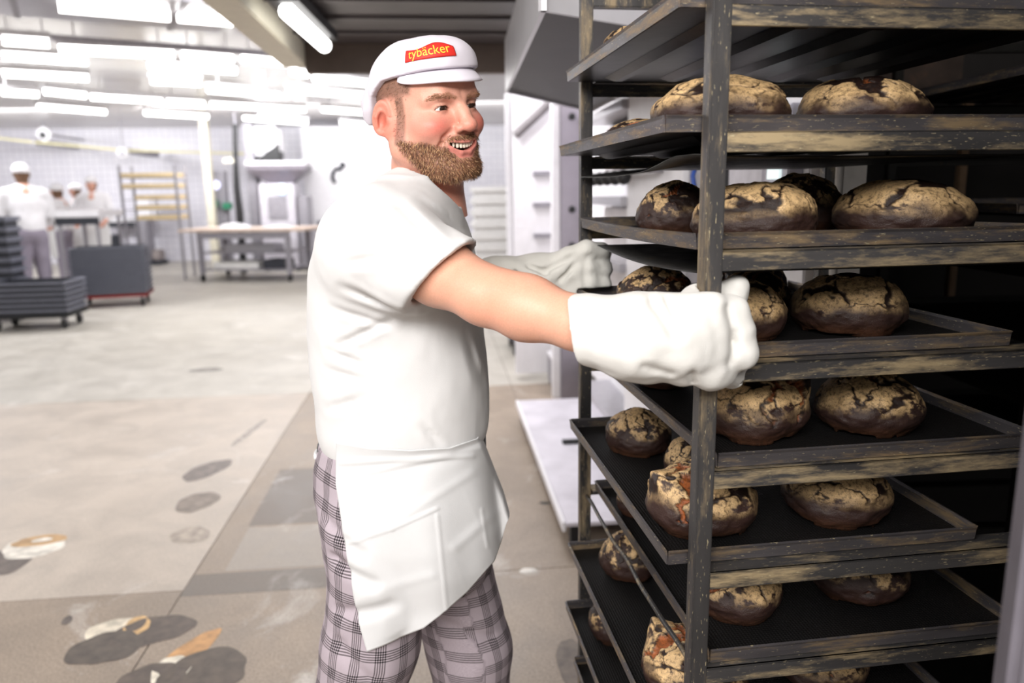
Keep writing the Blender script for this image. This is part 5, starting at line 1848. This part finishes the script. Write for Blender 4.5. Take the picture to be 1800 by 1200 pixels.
# --- work table with wooden top on castors
A, B = at_z(356, 492, 0), at_z(516, 498, 0)
d = (B - A); rzt = math.atan2(d.y, d.x) * 0.35
cx, cy = (A.x + B.x) / 2, (A.y + B.y) / 2
zt = at_y(430, 402, cy).z
t = thing('work_table', (cx, cy, 0), 'wheeled steel work table with a pale wooden top', 'table', rz=rzt)
Lt = 2.45; xl = 1.72
MB().box(-Lt / 2, Lt / 2, -0.1, 1.1, zt - 0.05, zt).build('tabletop', M_table_wood, t, bevel=0.01)
for x in (-xl / 2, xl / 2):
    for y in (0.0, 0.95):
        l = MB().box(x - 0.04, x + 0.04, y - 0.04, y + 0.04, 0.14, zt - 0.052).build('leg', M_steel_dull, t)
        MB().lathe((x, y, 0.068), [(0.03, -0.02), (0.064, -0.018), (0.066, 0), (0.064, 0.018), (0.03, 0.02)], 14, 'X').build('wheel', M_rubber, l)
for z in (0.2, 0.52):
    MB().box(-xl / 2, xl / 2, 0.0, 0.95, z, z + 0.03).build('shelf', M_steel_dull, t, bevel=0.004)
MB().box(-xl / 2 + 0.04, xl / 2 - 0.04, -0.035, -0.005, zt - 0.18, zt - 0.06).build('drawer_front', M_steel_dull, t, bevel=0.004)
TT = Matrix.Translation((cx, cy, 0)) @ Matrix.Rotation(rzt, 4, 'Z')
for (x0, x1, y0, y1, z0, h, m, nm, words, cat) in ((-0.42, 0.55, 0.1, 0.5, 0.5505, 0.13, M_steel, 'steel_bin', 'long steel bin on the shelf of the wooden topped table', 'bin'),
                                                    (-0.7, 0.2, 0.1, 0.6, 0.2305, 0.12, M_crate_w, 'plastic_tray', 'pale tray on the lowest shelf of the wooden topped table', 'tray'),
                                                    (0.3, 0.7, 0.1, 0.6, 0.2305, 0.16, M_crate, 'plastic_tray', 'dark tray on the lowest shelf of the wooden topped table', 'tray')):
    q = MB().box(x0, x1, y0, y0 + 0.012, z0, z0 + h).box(x0, x1, y1 - 0.012, y1, z0, z0 + h).box(x0, x0 + 0.012, y0 + 0.012, y1 - 0.012, z0, z0 + h).box(x1 - 0.012, x1, y0 + 0.012, y1 - 0.012, z0, z0 + h).box(x0, x1, y0, y1, z0 - 0.0004, z0 + 0.012)
    o = q.build(nm, m); o.matrix_world = TT; tag(o, words, cat)
# cloths and dough tubs on the table
for k, (px, py, rx, ry, h, words, cat) in enumerate(((395, 396, 0.32, 0.22, 0.09, 'crumpled white cloth on the wooden table top', 'cloth'), (470, 396, 0.30, 0.2, 0.05, 'flat white flour sack lying on the wooden table top', 'sack'))):
    P = TT @ Vector(((-0.4, 0.45, zt), (0.5, 0.4, zt))[k])
    n = 24; vs = []; fs = []
    for j in range(9):
        for i in range(n):
            w_ = 2 * math.pi * i / n; r = j / 8
            vs.append((rx * r * math.cos(w_) * (1 + 0.1 * math.sin(3 * w_)), ry * r * math.sin(w_), h * (1 - r ** 3) * (0.75 + 0.25 * math.sin(5 * w_ + j + k))))
    for j in range(8):
        for i in range(n):
            fs.append((j * n + i, j * n + (i + 1) % n, (j + 1) * n + (i + 1) % n, (j + 1) * n + i))
    o = obj('flour_cloth' if k == 0 else 'flour_sack', vs, fs, M_white, smooth=True); o.location = (P.x, P.y, zt + 0.001)
    tag(o, words, cat)

# --- white dough machine with hopper
ym = 15.9
c = at_y(492, 390, ym)
t = thing('dough_divider', (c.x, ym, 0), 'white dough machine with a grey funnel hopper and round screen', 'machine', rz=HA)
zz = lambda py: at_y(490, py, ym).z
u = ym / FPX
MB().box(-32 * u, 28 * u, 0, 0.8, 0.1, zz(322)).build('cabinet', plain('machine_grey', (196, 192, 200), 0.4, 0.1), t, bevel=0.02)
MB().box(-18 * u, 14 * u, -0.02, -0.001, zz(385), zz(345)).build('front_panel', M_steel_dull, t, bevel=0.004)
for x in (-28 * u, 24 * u):
    for y in (0.08, 0.72):
        MB().box(x - 0.05, x + 0.05, y - 0.05, y + 0.05, 0, 0.1).build('foot', M_black, t)
m = MB()
ring_t = [(-50 * u, 0.0), (50 * u, 0.0), (50 * u, 0.8), (-50 * u, 0.8)]; ring_b = [(-18 * u, 0.2), (22 * u, 0.2), (22 * u, 0.6), (-18 * u, 0.6)]
vs = [(x, y, zz(298)) for x, y in ring_t] + [(x, y, zz(322)) for x, y in ring_b] + [(x, y, zz(284)) for x, y in ring_t]
m.add(vs, [(0, 1, 5, 4), (1, 2, 6, 5), (2, 3, 7, 6), (3, 0, 4, 7), (8, 9, 1, 0), (9, 10, 2, 1), (10, 11, 3, 2), (11, 8, 0, 3), (4, 5, 6, 7)])
m.build('hopper', plain('hopper_grey', (118, 112, 120), 0.4, 0.2), t)
MB().box(-51 * u, 51 * u, -0.03, 0.83, zz(290), zz(283)).build('hopper_rim', M_white, t, bevel=0.01)
MB().box(-42 * u, 8 * u, 0.1, 0.7, zz(272), zz(220)).build('feed_head', M_white, t, bevel=0.08)
MB().add([(-34 * u, 0.05, zz(281)), (6 * u, 0.05, zz(281)), (6 * u, 0.05, zz(252)), (-34 * u, 0.5, zz(281)), (6 * u, 0.5, zz(281)), (6 * u, 0.5, zz(252))], [(0, 1, 2), (3, 5, 4), (0, 3, 4, 1), (1, 4, 5, 2), (2, 5, 3, 0)]).build('chute', M_black, t)
MB().box(-56 * u, -40 * u, 0.3, 0.7, 0.0, zz(215)).build('mast', M_steel_dull, t, bevel=0.01)
MB().lathe((8 * u, -0.05, zz(333)), [(0.02, -0.03), (0.10, -0.025), (0.11, 0.0), (0.11, 0.05)], 20, 'Y').build('round_screen', glow('blue_round_screen', (190, 220, 255), 1.2), t)
MB().box(30 * u, 48 * u, 0.1, 0.7, 0.05, zz(345)).build('side_cabinet', M_steel_dull, t, bevel=0.02)
# control stand with second round screen and green boxes
c = at_y(388, 380, 16.6)
t = thing('control_stand', (c.x, 16.6, 0), 'slim grey control stand with a round white screen beside the cream column', 'stand', rz=HA)
zz2 = lambda py: at_y(388, py, 16.6).z
u2 = 16.6 / FPX
MB().box(-6 * u2, 12 * u2, 0, 0.2, 0, zz2(300)).build('stand_body', M_steel_dull, t, bevel=0.01)
MB().lathe((-4 * u2, -0.02, zz2(325)), [(0.02, -0.02), (0.09, -0.016), (0.1, 0.0), (0.1, 0.02)], 18, 'Y').build('round_screen', glow('white_round_screen', (225, 225, 255), 1.2), t)
for k, (px, py) in enumerate(((381, 358), (403, 362))):
    x = (px - 388) * u2; z = zz2(py)
    MB().box(x - 0.09, x + 0.09, -0.17, -0.03, z - 0.07, z + 0.07).box(x - 0.02, x + 0.02, -0.03, 0.0, z - 0.02, z + 0.02).build('green_box', M_green, t, bevel=0.01)
# hand wheel on the white cabinet behind the baker's shoulder
c = at_y(598, 380, 17.2)
t = thing('oven_cabinet', (c.x, 17.2, 0), 'white cabinet with a dark handle behind the shoulder of the baker', 'cabinet', rz=HA)
u3 = 17.2 / FPX
MB().box(-0.75, 1.3, 0, 0.9, 0.0, at_y(598, 222, 17.2).z).build('cabinet_body', M_white, t, bevel=0.02)
zz3 = at_y(598, 308, 17.2).z
MB().tube([(0.10, -0.03, zz3 + 0.12), (-0.02, -0.05, zz3 + 0.15), (-0.10, -0.05, zz3 + 0.06), (-0.11, -0.05, zz3 - 0.08), (-0.06, -0.03, zz3 - 0.16)], 0.04, 10).build('handle', M_crate, t, smooth=True)
MB().lathe((0.12, -0.02, at_y(613, 290, 17.2).z), [(0.02, -0.03), (0.07, -0.02), (0.07, 0.02)], 12, 'Y').build('knob', M_crate, t)
MB().box(-0.52, -0.2, -0.02, -0.001, 0.6, 1.0).build('label_plate', M_steel_dull, t)

# --- long white tables on the left and the white washing post
for (px0, px1, py, Y, words, dp) in ((92, 172, 374, 12.5, 'long white table next to the stooping worker', 0.9), (182, 252, 385, 18.3, 'white table with slanted frame before the washing post', 0.9)):
    a, b = at_y(px0, py, Y), at_y(px1, py, Y)
    t = thing('white_table', ((a.x + b.x) / 2, Y, 0), words, 'table', rz=HA * 0.5)
    w = (b.x - a.x) / 2
    MB().box(-w, w, 0, dp, a.z - 0.08, a.z + 0.03).build('tabletop', M_white, t, bevel=0.01)
    for x in (-w + 0.06, w - 0.06):
        for y in (0.06, dp - 0.06):
            MB().tube([(x, y, 0), (x * 0.96, y, a.z - 0.081)], 0.03, 8).build('leg', M_steel_dull, t)
    MB().box(-w + 0.04, w - 0.04, 0.04, dp - 0.04, 0.35, 0.38).build('shelf', M_steel_dull, t)
    MB().box(-w + 0.02, w - 0.02, 0.02, 0.04, a.z - 0.2, a.z - 0.081).build('apron_rail', M_crate, t)
    if py == 385:
        MB().add([(-w, dp - 0.1, a.z + 0.03), (w * 0.8, dp - 0.1, a.z + 0.03), (w * 0.8, dp, a.z + 0.42), (-w, dp, a.z + 0.30), (-w, dp + 0.03, a.z + 0.03), (w * 0.8, dp + 0.03, a.z + 0.03)], [(0, 1, 2, 3), (4, 3, 2, 5), (0, 3, 4), (1, 5, 2), (0, 4, 5, 1)]).build('slanted_guard', M_steel_dull, t)
P = at_z(262, 466, 0)
t = thing('washing_post', (P.x, P.y, 0), 'white rounded post machine on a grey pedestal in mid hall', 'machine', rz=HA)
u4 = P.y / FPX
zz4 = lambda py: at_y(262, py, P.y).z
MB().box(-0.25, 0.30, -0.05, 0.5, 0, 0.10).build('base', M_crate, t, bevel=0.03)
MB().box(-0.23, 0.05, 0, 0.4, 0.10, zz4(388)).build('pedestal', M_steel_dull, t, bevel=0.03)
MB().box(0.06, 0.26, 0.05, 0.4, 0.10, zz4(440)).build('side_box', plain('warm_grey', (148, 138, 136), 0.5), t, bevel=0.03)
MB().box(-0.24, 0.24, 0, 0.45, zz4(388), zz4(346)).build('top_housing', M_white, t, bevel=0.08)
P = at_z(190, 476, 0)
t = thing('waste_bin', (P.x, P.y, 0), 'grey bin standing behind the taller crate stack', 'bin', rz=HA)
MB().lathe((0.16, 0, 0), [(0.18, 0.0), (0.22, 0.6), (0.22, at_y(176, 412, P.y).z)], 18).build('bin_body', M_crate, t)
MB().lathe((0.16, 0, 0), [(0.225, at_y(176, 412, P.y).z + 0.001), (0.2, at_y(176, 408, P.y).z), (0.03, at_y(176, 406, P.y).z)], 18).build('bin_lid', M_steel_dull, t)
t = thing('funnel', at_y(153, 418, P.y) , 'orange topped black funnel beside the grey bin', 'funnel', rz=HA)
z0 = at_y(153, 418, P.y).z
MB().lathe((0, 0, 0), [(0.05, -z0), (0.05, -0.06), (0.10, -0.02), (0.13, 0.06)], 14).build('stem', M_black, t)
MB().lathe((0, 0, 0), [(0.14, 0.061), (0.15, 0.12), (0.10, 0.19), (0.02, 0.22)], 14).build('cap', M_orange, t, smooth=True)

# --- workers far back
M_wcol = mat_attr('worker_cloth_and_skin', 0.8, 80, 0.1)


def worker(px, py_top, Y, height, face, words, lean=0.0, apron=True, arms=None, seed=0):
    """standing figure; face = heading (0 looks away from the camera)"""
    top = at_y(px, py_top, Y)
    s = height / 1.80
    t = thing('person', (top.x, Y, 0), words, 'person', rz=face)
    ln = lambda z: lean * max(0, z - 0.95)
    J = lambda x, y, z: (x * s, (y + ln(z)) * s, z * s)
    ah = arms or ((0.20, 0.30, 1.02), (-0.20, 0.30, 1.02))

    def skin_(P):
        d = s_ell(P, J(0, 0.02, 1.64), (0.078 * s, 0.098 * s, 0.118 * s))
        d = smin(d, s_cap(P, J(0, 0.0, 1.60), J(0, -0.01, 1.44), 0.055 * s), 0.03)
        d = smin(d, s_ell(P, J(0, 0.115, 1.63), (0.016 * s, 0.02 * s, 0.022 * s)), 0.02)
        for k, sx in enumerate((1, -1)):
            d = smin(d, s_chain(P, [J(sx * 0.2, 0, 1.42), J(sx * 0.25, 0.06, 1.16), J(*ah[k])], [0.05 * s, 0.042 * s, 0.032 * s], 0.02), 0.03)
            hx, hy, hz = ah[k]
            d = smin(d, s_cap(P, J(hx, hy, hz), J(hx * 0.92, hy + 0.08, hz - 0.03), 0.036 * s, 0.03 * s), 0.02)
            for f in range(4):
                d = smin(d, s_cap(P, J(hx * 0.92 + (f - 1.5) * 0.018, hy + 0.08, hz - 0.03), J(hx * 0.9 + (f - 1.5) * 0.020, hy + 0.15, hz - 0.07), 0.010 * s), 0.006)
            d = smin(d, s_cap(P, J(hx * 0.8, hy + 0.04, hz), J(hx * 0.66, hy + 0.10, hz - 0.02), 0.012 * s), 0.01)
            d = smin(d, s_ell(P, J(sx * 0.08, 0.0, 1.635), (0.012 * s, 0.022 * s, 0.034 * s)), 0.01)
        d = smin(d, s_cap(P, J(0, 0, 1.40), J(0, 0, 0.95), 0.12 * s), 0.05)
        for sx in (1, -1):
            d = smin(d, s_chain(P, [J(sx * 0.09, 0, 0.92), J(sx * 0.10, 0.01, 0.5), J(sx * 0.11, 0, 0.1)], [0.07 * s, 0.05 * s, 0.04 * s], 0.02), 0.03)
        return d

    def top_(P):
        d = s_ell(P, J(0, 0, 1.28), (0.21 * s, 0.135 * s, 0.26 * s))
        d = smin(d, s_ell(P, J(0, 0.0, 1.04), (0.185 * s, 0.135 * s, 0.20 * s)), 0.08)
        d = smin(d, s_cap(P, J(-0.16, 0, 1.42), J(0.16, 0, 1.42), 0.075 * s), 0.06)
        for k, sx in enumerate((1, -1)):
            hx, hy, hz = ah[k]
            m_ = [0.25 * sx * 0.4 + hx * 0.6, 0.06 * 0.4 + hy * 0.6, 1.16 * 0.4 + hz * 0.6]
            d = smin(d, s_chain(P, [J(sx * 0.2, 0, 1.41), J(sx * 0.25, 0.06, 1.16), J(*m_)], [0.072 * s, 0.062 * s, 0.052 * s], 0.02), 0.03)
        d = d + (fbm(P * 9, 2, seed + 3) - 0.5) * 0.02
        return smax(d, (J(0, 0, 0.90)[2] - P[..., 2]), 0.01)

    def legs_(P):
        d = s_cap(P, J(-0.05, 0, 0.94), J(0.05, 0, 0.94), 0.135 * s)
        for sx in (1, -1):
            d = smin(d, s_chain(P, [J(sx * 0.09, 0, 0.88), J(sx * 0.105, 0.01, 0.48), J(sx * 0.12, 0, 0.09)], [0.105 * s, 0.078 * s, 0.066 * s], 0.02), 0.04)
        d = d + (fbm(P * 9, 2, seed + 5) - 0.5) * 0.02
        return np.maximum(d, 0.05 - P[..., 2])

    lo, hi = (-0.5 * s, -0.35 * s, -0.02), (0.5 * s, 0.8 * s, 1.82 * s)
    h = 0.016

    def part(name, fn, c):
        v, f = surface_nets(fn, lo, hi, h)
        cc = np.tile(lin_np(c), (len(v), 1))
        if name == 'body':
            cc[(v[:, 2] > 1.53 * s) & (v[:, 1] < 0.06 * s)] = lin_np((112, 84, 66))
        np_mesh(name, relax(v, f, 1), f, M_wcol, t, col=cc)
    part('body', skin_, (224, 170, 150)); part('shirt', top_, (236, 234, 238)); part('trousers', legs_, (146, 138, 152))

    def cap_(P):
        d = s_ell(P, J(0, 0.01, 1.69), (0.095 * s, 0.115 * s, 0.085 * s))
        d = smin(d, s_ell(P, J(0, 0.11, 1.685), (0.07 * s, 0.06 * s, 0.012 * s)), 0.02)
        return smax(d, J(0, 0, 1.655)[2] - P[..., 2], 0.006)
    part('cap', cap_, (240, 238, 242))
    part('shoes', lambda P: np.maximum(np.minimum(s_cap(P, J(0.12, -0.03, 0.05), J(0.13, 0.16, 0.035), 0.05 * s, 0.035 * s), s_cap(P, J(-0.12, -0.03, 0.05), J(-0.13, 0.16, 0.035), 0.05 * s, 0.035 * s)), 0.004 - P[..., 2]), (220, 216, 212))
    if apron:
        def ap_(P):
            q = np.maximum(s_ell(P, J(0, 0.03, 0.80), (0.22 * s, 0.20 * s, 0.55 * s)), -(P[..., 1] - 0.02 * s))
            q = np.abs(q + 0.02) - 0.012
            return np.maximum(np.maximum(q, 0.52 * s - P[..., 2]), P[..., 2] - 1.0 * s)
        part('apron', ap_, (240, 239, 240))


worker(34, 280, 10.75, 2.10, 0.75, 'stooping worker in white top and grey trousers at the far left', lean=-0.0, arms=((0.24, 0.42, 1.05), (-0.22, 0.42, 1.0)), seed=1)
worker(157, 294, 14.2, 2.0, 3.4, 'small far worker in white cap facing this way behind the long table', seed=2)
worker(131, 309, 14.6, 1.88, 2.4, 'small far worker bending next to the white capped one', seed=3)
worker(98, 308, 13.6, 1.86, 1.6, 'small far worker in white right behind the stooping one', seed=4)
